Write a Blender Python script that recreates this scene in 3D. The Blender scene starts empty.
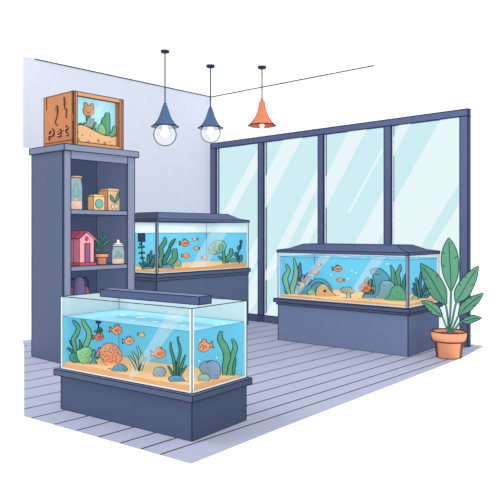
import bpy, math, random
from math import sin, cos, pi, sqrt, radians, atan2
from mathutils import Vector

random.seed(7)
col = bpy.context.scene.collection
scene = bpy.context.scene

# ------------------------------------------------------------------ camera
F = 654.961; YAW = radians(41.816); HZ = 231.138; CX = 250.0; EYE = 1.3
cam_d = bpy.data.cameras.new('camera'); cam = bpy.data.objects.new('camera', cam_d)
col.objects.link(cam); scene.camera = cam
cam.location = (0, 0, EYE); cam.rotation_euler = (pi / 2, 0, YAW)
cam_d.sensor_width = 36; cam_d.lens = F / 500 * 36
cam_d.shift_y = -(250 - HZ) / 500
cam_d.clip_end = 200

def ray(px, py):
    r = (px - CX) / F; u = (HZ - py) / F
    return Vector((r * cos(YAW) - sin(YAW), r * sin(YAW) + cos(YAW), u))
O = Vector((0, 0, EYE))
def on_z(px, py, z):
    v = ray(px, py); return O + v * ((z - EYE) / v.z)
def on_plane(px, py, p, n):
    v = ray(px, py); return O + v * ((p - O).dot(n) / v.dot(n))
def depth(p): return -p.x * sin(YAW) + p.y * cos(YAW)

# ------------------------------------------------------------------ materials
def lin(h):
    h = h.lstrip('#'); o = []
    for i in (0, 2, 4):
        c = int(h[i:i + 2], 16) / 255
        o.append(c / 12.92 if c <= .04045 else ((c + .055) / 1.055) ** 2.4)
    return o
MC = {}
KG = .66    # paint strength against the light level
INK_HEX = '#262b40'
EM = [.3]    # faint glow of the paint itself, as a share of its colour
def mat(hexc, k=.85, edge=0, ink=INK_HEX, emit=None, noise=.04):
    if emit is None: emit = EM[0]
    key = (hexc, k, edge, ink, emit, noise)
    if key in MC: return MC[key]
    m = bpy.data.materials.new('paint_' + hexc.strip('#')); m.use_nodes = True
    nt = m.node_tree; N = nt.nodes; L = nt.links; N.clear()
    out = N.new('ShaderNodeOutputMaterial'); b = N.new('ShaderNodeBsdfPrincipled')
    b.inputs['Roughness'].default_value = .75; b.inputs['Specular IOR Level'].default_value = .08
    c = [min(.97, x * k * KG) for x in lin(hexc)]
    # soft mottling, in object space
    tc = N.new('ShaderNodeTexCoord'); nz = N.new('ShaderNodeTexNoise'); nz.inputs['Scale'].default_value = 9
    L.new(tc.outputs['Object'], nz.inputs['Vector'])
    mx = N.new('ShaderNodeMix'); mx.data_type = 'RGBA'
    mx.inputs[6].default_value = [x * (1 - noise) for x in c] + [1]
    mx.inputs[7].default_value = [min(1, x * (1 + noise)) for x in c] + [1]
    L.new(nz.outputs['Fac'], mx.inputs[0]); last = mx.outputs[2]
    if edge:
        lw = N.new('ShaderNodeLayerWeight'); lw.inputs['Blend'].default_value = .5
        mr = N.new('ShaderNodeMapRange'); mr.inputs[1].default_value = 1 - edge - .06; mr.inputs[2].default_value = 1 - edge + .06
        L.new(lw.outputs['Facing'], mr.inputs[0])
        m2 = N.new('ShaderNodeMix'); m2.data_type = 'RGBA'; m2.inputs[7].default_value = lin(ink) + [1]
        L.new(last, m2.inputs[6]); L.new(mr.outputs[0], m2.inputs[0]); last = m2.outputs[2]
    L.new(last, b.inputs['Base Color'])
    if emit:
        L.new(last, b.inputs['Emission Color']); b.inputs['Emission Strength'].default_value = emit / (k * KG)
    L.new(b.outputs[0], out.inputs[0]); MC[key] = m; return m
def glass(name, tint, body='#ffffff', fac=0, dim=1, edge=0, glow=0):
    m = bpy.data.materials.new(name); m.use_nodes = True
    nt = m.node_tree; N = nt.nodes; L = nt.links; N.clear()
    out = N.new('ShaderNodeOutputMaterial'); t = N.new('ShaderNodeBsdfTransparent'); t.inputs[0].default_value = [x * dim for x in lin(tint)] + [1]
    last = t.outputs[0]
    if fac:
        d = N.new('ShaderNodeBsdfDiffuse'); d.inputs[0].default_value = lin(body) + [1]
        if glow < 0:      # even film that glows by itself, for painted sheen and haze
            d = N.new('ShaderNodeEmission'); d.inputs[0].default_value = lin(body) + [1]; d.inputs[1].default_value = -glow
        elif glow:
            em = N.new('ShaderNodeEmission'); em.inputs[0].default_value = lin(body) + [1]; em.inputs[1].default_value = glow
            ad = N.new('ShaderNodeAddShader'); L.new(d.outputs[0], ad.inputs[0]); L.new(em.outputs[0], ad.inputs[1]); d = ad
        mx = N.new('ShaderNodeMixShader'); mx.inputs[0].default_value = fac
        L.new(last, mx.inputs[1]); L.new(d.outputs[0], mx.inputs[2]); last = mx.outputs[0]
    if edge:
        d = N.new('ShaderNodeBsdfDiffuse'); d.inputs[0].default_value = lin(INK_HEX) + [1]
        lw = N.new('ShaderNodeLayerWeight'); lw.inputs['Blend'].default_value = .5
        mr = N.new('ShaderNodeMapRange'); mr.inputs[1].default_value = 1 - edge - .06; mr.inputs[2].default_value = 1 - edge + .06
        L.new(lw.outputs['Facing'], mr.inputs[0])
        mx = N.new('ShaderNodeMixShader'); L.new(mr.outputs[0], mx.inputs[0])
        L.new(last, mx.inputs[1]); L.new(d.outputs[0], mx.inputs[2]); last = mx.outputs[0]
    L.new(last, out.inputs[0]); return m
INK = mat(INK_HEX, .75)
INKB = mat('#5a3530', .8)
SOFT = mat('#4a5573', .8)

# ------------------------------------------------------------------ mesh builder
def smooth(pts, n=5, closed=False):
    P = [Vector(p) for p in pts]; out = []; m = len(P)
    rng = range(m) if closed else range(m - 1)
    for i in rng:
        p1 = P[i]; p2 = P[(i + 1) % m]
        p0 = P[i - 1] if (closed or i > 0) else p1 * 2 - p2
        p3 = P[(i + 2) % m] if (closed or i + 2 < m) else p2 * 2 - p1
        for j in range(n):
            t = j / n
            out.append(.5 * ((2 * p1) + (p2 - p0) * t + (2 * p0 - 5 * p1 + 4 * p2 - p3) * t * t + (3 * p1 - p0 - 3 * p2 + p3) * t ** 3))
    if not closed: out.append(P[-1].copy())
    return out

class MB:
    def __init__(s): s.v = []; s.f = []; s.m = []; s.sm = []; s.mats = []
    def mi(s, m):
        if m not in s.mats: s.mats.append(m)
        return s.mats.index(m)
    def add(s, vs, fs, m, smf=False):
        b = len(s.v); s.v += [Vector(v) for v in vs]; k = s.mi(m)
        for f in fs: s.f.append([b + i for i in f]); s.m.append(k); s.sm.append(smf)
    def box(s, x0, x1, y0, y1, z0, z1, m, ink=0, im=None, front=None, skip=()):
        V = [(x, y, z) for z in (z0, z1) for y in (y0, y1) for x in (x0, x1)]
        fs = {'b': (0, 2, 3, 1), 't': (4, 5, 7, 6), '-y': (0, 1, 5, 4), '+y': (2, 6, 7, 3), '-x': (0, 4, 6, 2), '+x': (1, 3, 7, 5)}
        for k, f in fs.items():
            if k in skip: continue
            s.add([V[i] for i in f], [(0, 1, 2, 3)], (front or {}).get(k, m))
        if ink: s.edges(V, [(0, 1), (1, 3), (3, 2), (2, 0), (4, 5), (5, 7), (7, 6), (6, 4), (0, 4), (1, 5), (2, 6), (3, 7)], ink, im or INK)
    def edges(s, V, E, r, im=None):
        for a, b in E: s.tube([V[a], V[b]], r, im or INK, 4)
    def tube(s, path, r, m, n=5, closed=False, sq=1.0):
        P = [Vector(p) for p in path]; K = len(P); vs = []; fs = []
        up = None
        for i, p in enumerate(P):
            a = P[i - 1] if (i or closed) else p; b = P[(i + 1) % K] if (i < K - 1 or closed) else p
            t = (b - a)
            if t.length < 1e-9: t = Vector((0, 0, 1))
            t.normalize()
            if up is None: up = Vector((0, 0, 1)) if abs(t.z) < .9 else Vector((1, 0, 0))
            x = t.cross(up)
            if x.length < 1e-6: x = t.orthogonal()
            x.normalize(); y = x.cross(t).normalized(); up = y
            rr = r[i] if isinstance(r, (list, tuple)) else r
            for k in range(n):
                a_ = 2 * pi * k / n + pi / n
                vs.append(p + x * rr * cos(a_) + y * rr * sin(a_))
        for i in range(K if closed else K - 1):
            j = (i + 1) % K
            for k in range(n):
                fs.append((i * n + k, i * n + (k + 1) % n, j * n + (k + 1) % n, j * n + k))
        if not closed: fs += [tuple(range(n))[::-1], tuple((K - 1) * n + k for k in range(n))]
        s.add(vs, fs, m, n > 4)
    def lathe(s, prof, m, n=28, rings=(), ink=.5, im=None, cx=0, cy=0, arc=None):
        vs = []; fs = []
        for r, z in prof:
            for k in range(n): vs.append((cx + r * cos(2 * pi * k / n), cy + r * sin(2 * pi * k / n), z))
        for i in range(len(prof) - 1):
            for k in range(n): fs.append((i * n + k, i * n + (k + 1) % n, (i + 1) * n + (k + 1) % n, (i + 1) * n + k))
        s.add(vs, fs, m, True)
        for r, z in rings: s.ring(cx, cy, r, z, ink, im or INK, n)
    def ring(s, cx, cy, r, z, ink, im=None, n=28):
        s.tube([(cx + r * cos(2 * pi * k / n), cy + r * sin(2 * pi * k / n), z) for k in range(n)], ink, im or INK, 5, True)
    def disc(s, cx, cy, r, z, m, n=28, down=False):
        f = tuple(range(n)); s.add([(cx + r * cos(2 * pi * k / n), cy + r * sin(2 * pi * k / n), z) for k in range(n)], [f[::-1] if down else f], m)
    def blob(s, out, t, m, ink=.5, im=None, n=4, y0=0, c=None):
        """rounded lump with the given (x,z) outline, facing -y, inked round its rim; returns its front depth function"""
        P = smooth([(x, z) for x, z in out], n, True); K = len(P)
        if c is None: c = sum(P, Vector((0, 0))) / K
        c = Vector(c); R = [1, .9, .68, .36]; vs = []; fs = []
        for sg in (-1, 1):
            b0 = len(vs)
            for r in R:
                for p in P:
                    q = c + (p - c) * r; vs.append((q.x, y0 + sg * t * sqrt(max(0, 1 - r * r)), q.y))
            vs.append((c.x, y0 + sg * t, c.y)); ce = len(vs) - 1
            for i in range(len(R) - 1):
                for k in range(K):
                    f = (b0 + i * K + k, b0 + i * K + (k + 1) % K, b0 + (i + 1) * K + (k + 1) % K, b0 + (i + 1) * K + k)
                    fs.append(f if sg < 0 else f[::-1])
            for k in range(K):
                f = (b0 + 3 * K + k, b0 + 3 * K + (k + 1) % K, ce); fs.append(f if sg < 0 else f[::-1])
        s.add(vs, fs, m, True)
        if ink: s.tube([(p.x, y0, p.y) for p in P], ink, im or INK, 5, True)
        def surf(x, z):
            d = Vector((x, z)) - c
            if d.length < 1e-6: return y0 - t
            best = 1e9; u = d.normalized()
            for p in P:
                e = p - c
                w = abs(u.cross(e)) / max(e.length, 1e-6) + (10 if e.dot(u) < 0 else 0)
                if w < best: best = w; L_ = e.length
            return y0 - t * sqrt(max(0.02, 1 - min(1, d.length / L_) ** 2))
        return surf
    def plate(s, out, t, m, ink=.5, im=None, n=4, y0=0, closed_smooth=True):
        """extruded lump of any outline with a softened front edge"""
        P = smooth([(x, z) for x, z in out], n, True) if closed_smooth else [Vector(p) for p in out]
        K = len(P)
        area = sum(P[i].x * P[(i + 1) % K].y - P[(i + 1) % K].x * P[i].y for i in range(K))
        if area < 0: P = P[::-1]
        vs = [(p.x, y0 - t, p.y) for p in P] + [(p.x, y0 + t, p.y) for p in P]
        fs = [tuple(range(K)), tuple(range(2 * K - 1, K - 1, -1))] + [(i, K + i, K + (i + 1) % K, (i + 1) % K) for i in range(K)]
        s.add(vs, fs, m)
        if ink: s.tube([(p.x, y0 - t, p.y) for p in P], ink, im or INK, 5, True)
        return lambda x, z: y0 - t
    def ribbon(s, path, w, t, m, ink=.5, im=None, n=4, y0=0, vein=False, lean=0):
        P = smooth([(a, b) for a, b in path], n); K = len(P)
        if not isinstance(w, (list, tuple)): w = [w] * len(path)
        W = [q.x for q in smooth([(a, 0) for a in w], n)]
        L_, R_, C_, B_ = [], [], [], []
        for i, p in enumerate(P):
            tg = P[min(i + 1, K - 1)] - P[max(i - 1, 0)]; tg.normalize(); nn = Vector((-tg.y, tg.x)); h = max(W[i], 1e-3) / 2
            y = y0 + lean * (p - P[0]).length
            a = p + nn * h; b = p - nn * h
            L_.append((a.x, y, a.y)); R_.append((b.x, y, b.y)); C_.append((p.x, y - t, p.y)); B_.append((p.x, y + t, p.y))
        vs = L_ + C_ + R_ + B_; fs = []
        for i in range(K - 1):
            for c0 in range(4):
                c1 = (c0 + 1) % 4
                fs.append((c0 * K + i, c0 * K + i + 1, c1 * K + i + 1, c1 * K + i))
        fs += [(0, K, 2 * K, 3 * K), (K - 1, 4 * K - 1, 3 * K - 1, 2 * K - 1)]
        s.add(vs, fs, m)
        if ink:
            s.tube(L_ + R_[::-1], ink, im or INK, 5, True)
        if vein:
            for f, side in ((.42, 0), (.55, 1), (.66, 0)):
                i = int(f * (K - 1)); j = max(i - 2, 0); e = Vector((L_, R_)[side][i]); cc = Vector(C_[j])
                s.tube([e + Vector((0, -.15, 0)), e.lerp(cc, .45) + Vector((0, -.15, 0))], ink * .7, im or INK, 5)
        if vein: s.tube([(c[0], c[1] - .05, c[2]) for c in C_[1:-max(1, K // 7)]], ink * .8, im or INK, 5)
    def dots(s, pts, surf, r=.5, m=None):
        for x, z in pts:
            y = surf(x, z); K = 8
            s.add([(x + r * cos(2 * pi * k / K), y - .25, z + r * sin(2 * pi * k / K)) for k in range(K)], [tuple(range(K))], m or INK)
    def stroke(s, pts, surf, r=.35, m=None, n=3):
        P = smooth([(a, b) for a, b in pts], n) if len(pts) > 2 else [Vector(p) for p in pts]
        s.tube([(p.x, surf(p.x, p.y) - .1, p.y) for p in P], r, m or INK, 5)
    def build(s, name, parent=None, scale=1.0, loc=(0, 0, 0), rz=0):
        me = bpy.data.meshes.new(name)
        me.from_pydata([tuple(v * scale) for v in s.v], [], s.f)
        for m in s.mats: me.materials.append(m)
        for i, p in enumerate(me.polygons): p.material_index = s.m[i]; p.use_smooth = s.sm[i]
        me.update()
        import bmesh
        bm = bmesh.new(); bm.from_mesh(me)
        bmesh.ops.recalc_face_normals(bm, faces=bm.faces); bm.to_mesh(me); bm.free()
        o = bpy.data.objects.new(name, me); col.objects.link(o); o.parent = parent
        o.location = loc; o.rotation_euler = (0, 0, rz); return o

def tag(o, label=None, cat=None, group=None, kind=None):
    if label: o['label'] = label
    if cat: o['category'] = cat
    if group: o['group'] = group
    if kind: o['kind'] = kind
    return o
def empty(name, loc, rz=0, label=None, cat=None, group=None):
    e = bpy.data.objects.new(name, None); col.objects.link(e); e.location = loc; e.rotation_euler = (0, 0, rz)
    e.empty_display_size = .05
    return tag(e, label, cat, group)

# ------------------------------------------------------------------ light
WORLD = 1.4
w = bpy.data.worlds.new('white_sky'); scene.world = w; w.use_nodes = True
w.node_tree.nodes['Background'].inputs[0].default_value = (1, 1, 1, 1)
w.node_tree.nodes['Background'].inputs[1].default_value = WORLD
sd = bpy.data.lights.new('sun', 'SUN'); sd.energy = 1.3; sd.angle = radians(22); sd.color = (1, .98, .95)
so = bpy.data.objects.new('sun', sd); col.objects.link(so)
td = Vector((.62, .5, -1.0)).normalized()
so.rotation_euler = td.to_track_quat('-Z', 'Y').to_euler(); so.location = (-6, 0, 6)
scene.view_settings.view_transform = 'Standard'
scene.cycles.transparent_max_bounces = 40
scene.cycles.max_bounces = 8

# ------------------------------------------------------------------ the setting
XW, YW, ZC = -7.163, 7.095, 3.369
fl = MB()
FL = [(-2.689, 2.511), (-2.736, 3.356), (-2.86, 6.45), (-2.97, 7.3), (-7.2, 7.32), (-7.2, 4.0), (-6.732, 3.754), (-4.255, 2.373)]
fl.add([(x, y, 0) for x, y in FL] + [(x, y, -.002) for x, y in FL],
       [tuple(range(8)), tuple(range(15, 7, -1))] + [(i, 8 + i, 8 + (i + 1) % 8, (i + 1) % 8) for i in range(8)], mat('#abb0c8', .74, emit=.47))
def yline(x):   # where a board joint at this x meets the cut front edge and the far edge of the floor
    ys = []
    for i in range(8):
        (xa, ya), (xb, yb) = FL[i], FL[(i + 1) % 8]
        if (xa - x) * (xb - x) < 0: ys.append(ya + (yb - ya) * (x - xa) / (xb - xa))
    return min(ys), max(ys)
for k, x in enumerate((-6.85, -6.5, -6.17, -5.84, -5.55, -5.24, -4.97, -4.68, -4.42, -4.17, -3.92, -3.69, -3.47, -3.27, -3.09, -2.93)):
    a, b = yline(x); a += 0 if x < -4.3 else .004
    if k == 15: b = 6.3
    fl.add([(x - .007, a, .001), (x + .007, a, .001), (x + .007, b, .001), (x - .007, b, .001)], [(0, 1, 2, 3)], INKB if k == 15 else mat('#262a3d', .6))
tag(fl.build('floor'), kind='structure')

wl = MB(); yb0 = 3.985; yb1 = 4.2
LAV = mat('#d6dcea', .93, emit=.45)
prof = [(yb1, 0), (YW + .06, 0), (YW + .06, ZC), (yb0, ZC), (yb0, 2.29), (yb1, 2.29)]
wl.add([(XW, y, z) for y, z in prof] + [(XW - .03, y, z) for y, z in prof],
       [tuple(range(6)), tuple(range(11, 5, -1))] + [(i, 6 + i, 6 + (i + 1) % 6, (i + 1) % 6) for i in range(6)], LAV)
tag(wl.build('wall_left'), kind='structure')

WXL, WXR = XW + .005, -3.073
def ztop(x): return 2.643 + (x - XW) / (WXR - XW) * .03
WHITE = mat('#ffffff', 1.4, emit=.35, noise=0)
wb = MB()
pr = [(XW, ztop(XW) + .003), (WXR, ztop(WXR) + .003), (WXR, ZC), (XW, ZC)]
wb.add([(x, YW + .02, z) for x, z in pr] + [(x, YW + .08, z) for x, z in pr], [(0, 1, 2, 3), (7, 6, 5, 4)] + [(i, 4 + i, 4 + (i + 1) % 4, (i + 1) % 4) for i in range(4)], WHITE)
tag(wb.build('wall_back'), kind='structure')
ce = MB(); ce.box(XW - .03, -4.9, 4.03, YW + .08, ZC, ZC + .05, mat('#ffffff', 1.4, emit=.55, noise=0))  # glow put into the ceiling paint to keep its underside white
tag(ce.build('ceiling'), kind='structure')
t1 = MB(); t1.box(XW, XW + .011, 4.13, YW, ZC - .011, ZC, mat('#30344a', .8)); tag(t1.build('trim_1'), kind='structure')
t2 = MB(); t2.box(XW + .01, -4.287, YW + .009, YW + .02, ZC - .011, ZC, mat('#30344a', .8)); tag(t2.build('trim_2'), kind='structure')

# window wall
WIN = empty('window_1', (0, 0, 0)); WIN['kind'] = 'structure'
def wx(px): return on_plane(px, 231, Vector((0, YW, 0)), Vector((0, 1, 0))).x
def wpt(px, py, y=YW + .04):
    p = on_plane(px, py, Vector((0, y, 0)), Vector((0, 1, 0))); return p.x, p.z
FR = mat('#5d698f', .9, emit=.35); FRD = mat('#46527a', .75)
r5 = .006
def bar(mb, x0, x1, z0a, z0b, z1a, z1b, m, y0=YW, y1=YW + .08):
    V = [(x0, y0, z0a), (x1, y0, z0b), (x1, y0, z1b), (x0, y0, z1a), (x0, y1, z0a), (x1, y1, z0b), (x1, y1, z1b), (x0, y1, z1a)]
    for f in ((0, 1, 2, 3), (5, 4, 7, 6), (4, 5, 1, 0), (3, 2, 6, 7), (4, 0, 3, 7)): mb.add([V[i] for i in f], [(0, 1, 2, 3)], m)
    mb.add([V[i] for i in (1, 5, 6, 2)], [(0, 1, 2, 3)], FRD)
    mb.edges(V, [(0, 1), (1, 2), (2, 3), (3, 0), (1, 5), (2, 6)], r5)
xs = [(WXL, wx(215.8)), (wx(258), wx(263.2)), (wx(318), wx(323.2)), (wx(384), wx(391)), (wx(459.8), WXR)]
fm = MB(); HD = .078
bar(fm, WXL, WXR, ztop(WXL) - HD, ztop(WXR) - HD, ztop(WXL), ztop(WXR), FR)
fm.build('frame_head', WIN)
sm_ = MB(); bar(sm_, xs[0][1], xs[4][0], 0, 0, .1, .1, FR); sm_.build('frame_sill', WIN)
for i, (a, b) in enumerate(xs):
    m_ = MB(); bar(m_, a, b, 0, 0, ztop(a) - HD, ztop(b) - HD, FR); m_.build('frame_post' if i in (0, 4) else 'mullion', WIN)
GL = glass('window_glass', '#cdeef3', dim=1 / WORLD); GS = glass('window_glass_glare', '#ffffff', '#f6fcfd', .62, glow=-1); EDGE = mat('#f2fbfc', .95, emit=.7)  # GS: diagonal glare painted as glowing strips on the panes
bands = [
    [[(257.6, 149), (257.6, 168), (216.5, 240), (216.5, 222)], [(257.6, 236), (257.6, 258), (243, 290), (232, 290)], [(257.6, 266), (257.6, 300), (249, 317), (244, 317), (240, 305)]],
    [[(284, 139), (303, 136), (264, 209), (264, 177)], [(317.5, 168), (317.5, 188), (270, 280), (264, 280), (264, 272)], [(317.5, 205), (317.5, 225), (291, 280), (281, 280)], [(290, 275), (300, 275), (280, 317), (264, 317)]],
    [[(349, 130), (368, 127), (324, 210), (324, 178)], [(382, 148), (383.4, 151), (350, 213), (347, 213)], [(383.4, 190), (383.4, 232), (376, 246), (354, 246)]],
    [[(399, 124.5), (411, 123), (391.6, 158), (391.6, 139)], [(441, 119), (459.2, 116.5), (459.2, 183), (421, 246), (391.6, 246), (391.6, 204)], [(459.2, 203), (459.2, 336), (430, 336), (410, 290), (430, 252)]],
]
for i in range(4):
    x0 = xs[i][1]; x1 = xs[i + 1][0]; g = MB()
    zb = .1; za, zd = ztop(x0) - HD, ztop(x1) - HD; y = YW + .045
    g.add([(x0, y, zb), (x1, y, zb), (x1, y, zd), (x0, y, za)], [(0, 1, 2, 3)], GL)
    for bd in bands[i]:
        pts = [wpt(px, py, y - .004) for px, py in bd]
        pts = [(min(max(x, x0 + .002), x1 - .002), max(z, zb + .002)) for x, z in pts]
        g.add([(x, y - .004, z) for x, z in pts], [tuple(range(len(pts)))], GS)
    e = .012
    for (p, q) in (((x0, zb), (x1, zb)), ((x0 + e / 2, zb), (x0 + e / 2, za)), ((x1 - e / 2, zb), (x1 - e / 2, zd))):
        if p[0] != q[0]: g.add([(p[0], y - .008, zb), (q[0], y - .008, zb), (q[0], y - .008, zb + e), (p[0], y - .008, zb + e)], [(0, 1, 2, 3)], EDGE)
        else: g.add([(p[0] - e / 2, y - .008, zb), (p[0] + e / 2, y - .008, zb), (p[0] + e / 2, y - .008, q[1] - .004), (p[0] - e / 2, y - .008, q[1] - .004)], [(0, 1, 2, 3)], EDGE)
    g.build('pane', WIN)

# ------------------------------------------------------------------ boxes: frames of reference for cabinet and tanks
class Fr:
    """local frame with its origin at the near corner; x runs back along the long face of tanks A and C, y runs away"""
    def __init__(s, x, y, yaw): s.o = Vector((x, y, 0)); s.a = radians(yaw); s.ex = Vector((cos(s.a), sin(s.a), 0)); s.ey = Vector((-sin(s.a), cos(s.a), 0))
    def loc(s, p): q = p - s.o; return q.dot(s.ex), q.dot(s.ey), p.z
    def wld(s, u, v, z): return s.o + s.ex * u + s.ey * v + Vector((0, 0, z))
    def at_y(s, px, py, v): return s.loc(on_plane(px, py, s.o + s.ey * v, s.ey))
    def at_x(s, px, py, u): return s.loc(on_plane(px, py, s.o + s.ex * u, s.ex))

# ------------------------------------------------------------------ cabinet
D = Fr(-5.583, 3.536, -.182)
cab = empty('display_cabinet', D.o, D.a, 'tall slate blue open display cabinet with boxes, jars and a pink house on its shelves', 'cabinet')
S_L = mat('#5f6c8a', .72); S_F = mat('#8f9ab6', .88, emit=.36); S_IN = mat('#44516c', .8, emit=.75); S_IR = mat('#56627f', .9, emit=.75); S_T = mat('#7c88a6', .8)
ri = .0048
zt = 2.152; y0, y1, xb, xf = .015, .878, -.632, -.03; op0, op1 = .093, .783
def part(name, par, *boxes, ink=ri):
    m = MB()
    for b in boxes: m.box(*b[:6], b[6], ink, None, b[7] if len(b) > 7 else None)
    return m.build(name, par)
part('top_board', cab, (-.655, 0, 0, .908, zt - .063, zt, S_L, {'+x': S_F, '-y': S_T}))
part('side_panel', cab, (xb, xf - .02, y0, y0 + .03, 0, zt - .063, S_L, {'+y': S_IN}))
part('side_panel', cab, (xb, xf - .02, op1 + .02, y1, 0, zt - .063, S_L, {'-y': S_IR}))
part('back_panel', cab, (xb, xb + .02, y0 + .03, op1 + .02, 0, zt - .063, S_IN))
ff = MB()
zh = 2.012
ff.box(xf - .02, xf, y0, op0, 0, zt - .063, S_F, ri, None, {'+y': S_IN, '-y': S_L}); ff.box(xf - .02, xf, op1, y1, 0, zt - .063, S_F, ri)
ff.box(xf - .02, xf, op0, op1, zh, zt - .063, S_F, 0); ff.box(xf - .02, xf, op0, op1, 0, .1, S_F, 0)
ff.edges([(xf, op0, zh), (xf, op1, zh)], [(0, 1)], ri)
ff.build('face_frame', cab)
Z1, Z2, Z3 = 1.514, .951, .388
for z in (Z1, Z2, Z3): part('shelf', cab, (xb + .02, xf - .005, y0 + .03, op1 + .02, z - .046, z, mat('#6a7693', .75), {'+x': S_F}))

def front_of(px, u):          # local y in the cabinet for a picture column at depth u
    return D.at_x(px, 231, u)[1]

# crate terrarium on top
E = empty('wooden_terrarium', D.wld(0, 0, zt), D.a, 'orange wooden crate terrarium with a glass front on top of the cabinet', 'terrarium')
W1 = mat('#cf8a5f', .78); W2 = mat('#eeae80', .85); W3 = mat('#b5724e', .75)
ex0, ex1, ey0, ey1, eh = -.6, -.05, .137, .742, .54
m = MB(); m.box(ex0, ex1, ey0, ey0 + .02, .0, eh, W1, ri, INKB); m.build('side_board', E)
m = MB(); m.box(ex0, ex1, ey1 - .02, ey1, .0, eh, W1, ri, INKB); m.build('side_board', E)
m = MB(); m.box(ex0, ex0 + .02, ey0 + .02, ey1 - .02, .0, eh, W1, 0); m.build('back_board', E)
m = MB(); m.box(ex1 - .125, ex1 - .115, ey0 + .02, ey1 - .02, .02, eh - .02, mat('#a4dcef', 1.0, emit=.75), 0, skip=('-x',)); m.build('backdrop', E)
m = MB(); m.box(ex0, ex1 - .025, ey0 + .02, ey1 - .02, 0, .02, W1, 0); m.build('bottom_board', E)
m = MB(); m.box(ex0, ex1 - .025, ey0 + .02, ey1 - .02, eh - .02, eh, W1, 0); m.build('top_board', E)
m = MB(); b_ = .042
m.box(ex1 - .025, ex1, ey0 + .0, ey0 + b_, .0, eh, W2, ri, INKB); m.box(ex1 - .025, ex1, ey1 - b_, ey1, .0, eh, W2, ri, INKB)
m.box(ex1 - .025, ex1, ey0 + b_, ey1 - b_, .0, b_, W2, ri, INKB); m.box(ex1 - .025, ex1, ey0 + b_, ey1 - b_, eh - b_, eh, W2, ri, INKB)
m.build('front_frame', E)
m = MB()
GC = glass('clear_glass', '#f4fcfd'); GF = glass('glass_sheen', '#f4fcfd', '#ffffff', .26, glow=-1)  # GF: reflection streaks drawn as pale glowing strips
m.add([(ex1 - .03, ey0 + .03, .03), (ex1 - .03, ey1 - .03, .03), (ex1 - .03, ey1 - .03, eh - .03), (ex1 - .03, ey0 + .03, eh - .03)], [(0, 1, 2, 3)], GC)
for a, b in ((.33, .42), (.45, .475)):
    m.add([(ex1 - .028, ey0 + a, eh - .05), (ex1 - .028, ey0 + b, eh - .05), (ex1 - .028, ey0 + b - .19, eh - .33), (ex1 - .028, ey0 + a - .19, eh - .33)], [(0, 1, 2, 3)], GF)
m.build('glass_pane', E)
# lettering and marks on the left board (faces -y); u along x, z up
def emark(px, py):
    q = D.at_y(px, py, ey0); return q[0], q[2] - zt
def k11(x, y): return emark(40 + x / 5.556, 80 + y / 5.556)
def flat_strokes(mb, lines, r0, r1, m0, m1, n=4):
    for ln in lines:
        P = smooth([k11(*p) for p in ln], n)
        for r, mm, yy in ((r0, m0, -.0), (r1, m1, -(r0 - r1) - .003)):
            mb.tube([(p.x, ey0 + yy, p.y) for p in P], r, mm, 6)
m = MB()
flat_strokes(m, [[(52, 335), (52, 310), (54, 285)], [(54, 288), (64, 278), (76, 284), (78, 298), (68, 308), (56, 308)],
                 [(94, 300), (108, 294), (118, 288), (112, 279), (100, 284), (96, 298), (104, 311), (120, 304)],
                 [(146, 252), (145, 280), (148, 300), (160, 304)], [(134, 276), (160, 266)]], .016, .0085, INKB, mat('#e0a07a', .8))
m.build('lettering', E)
for ln, (cx_, cz_) in (([(95, 140), (90, 165), (98, 185), (92, 215), (86, 240), (98, 253)], (98, 165)), ([(135, 95), (140, 130), (138, 160), (150, 165), (146, 190), (148, 212)], (136, 120))):
    m = MB(); flat_strokes(m, [ln], .008, .003, INKB, mat('#8a5a5a', .8))
    flat_strokes(m, [[(cx_ - 1, cz_ - 20), (cx_, cz_), (cx_ + 1, cz_ + 22)]], .015, .009, INKB, mat('#b07a72', .8)); m.build('painted_squiggle', E)
for ln in ([(38, 98), (38, 170)], [(185, 60), (185, 190)], [(185, 225), (185, 350)], [(28, 355), (110, 342), (190, 330)]):
    m = MB(); flat_strokes(m, [ln], .004, .002, INKB, INKB); m.build('board_seam', E)

# ---- placing small things: shapes are measured in picture pixels about (ox, oy) and scaled to metres at their depth
class Item:
    def __init__(s, pos, crop, oxy, twist=0):
        s.pos = pos; s.s = depth(pos) / F; s.crop = crop; s.o = oxy
        s.rz = atan2(-pos.x, pos.y) + 0; s.rz = atan2(pos.y, pos.x) - pi / 2 + twist
    def c(s, pts): x0, y0, k = s.crop; return [((x0 + a / k) - s.o[0], s.o[1] - (y0 + b / k)) for a, b in pts]
    def w(s, ws): return [a / s.crop[2] for a in ws] if isinstance(ws, (list, tuple)) else ws / s.crop[2]
    def solo(s, mb, name, label, cat, group=None):
        return tag(mb.build(name, None, s.s, s.pos, s.rz), label, cat, group)
    def root(s, name, label, cat, group=None): return empty(name, s.pos, s.rz, label, cat, group)
    def kid(s, mb, name, par): return mb.build(name, par, s.s)
EM[0] = .5
K1 = (60, 310, 8.333); K2 = (60, 310, 5); K3 = (150, 310, 5); K4 = (130, 225, 8.333); K5 = (190, 230, 8.333); K6 = (295, 250, 8.333)
K7 = (355, 255, 8.333); K8 = (400, 225, 5.556); K9 = (265, 230, 5.556); K10 = (345, 230, 5.556); K11 = (40, 80, 5.556)
K12 = (66, 170, 7.143); K13 = (66, 225, 6.667); KP = (380, 220, 3.333)

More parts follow.
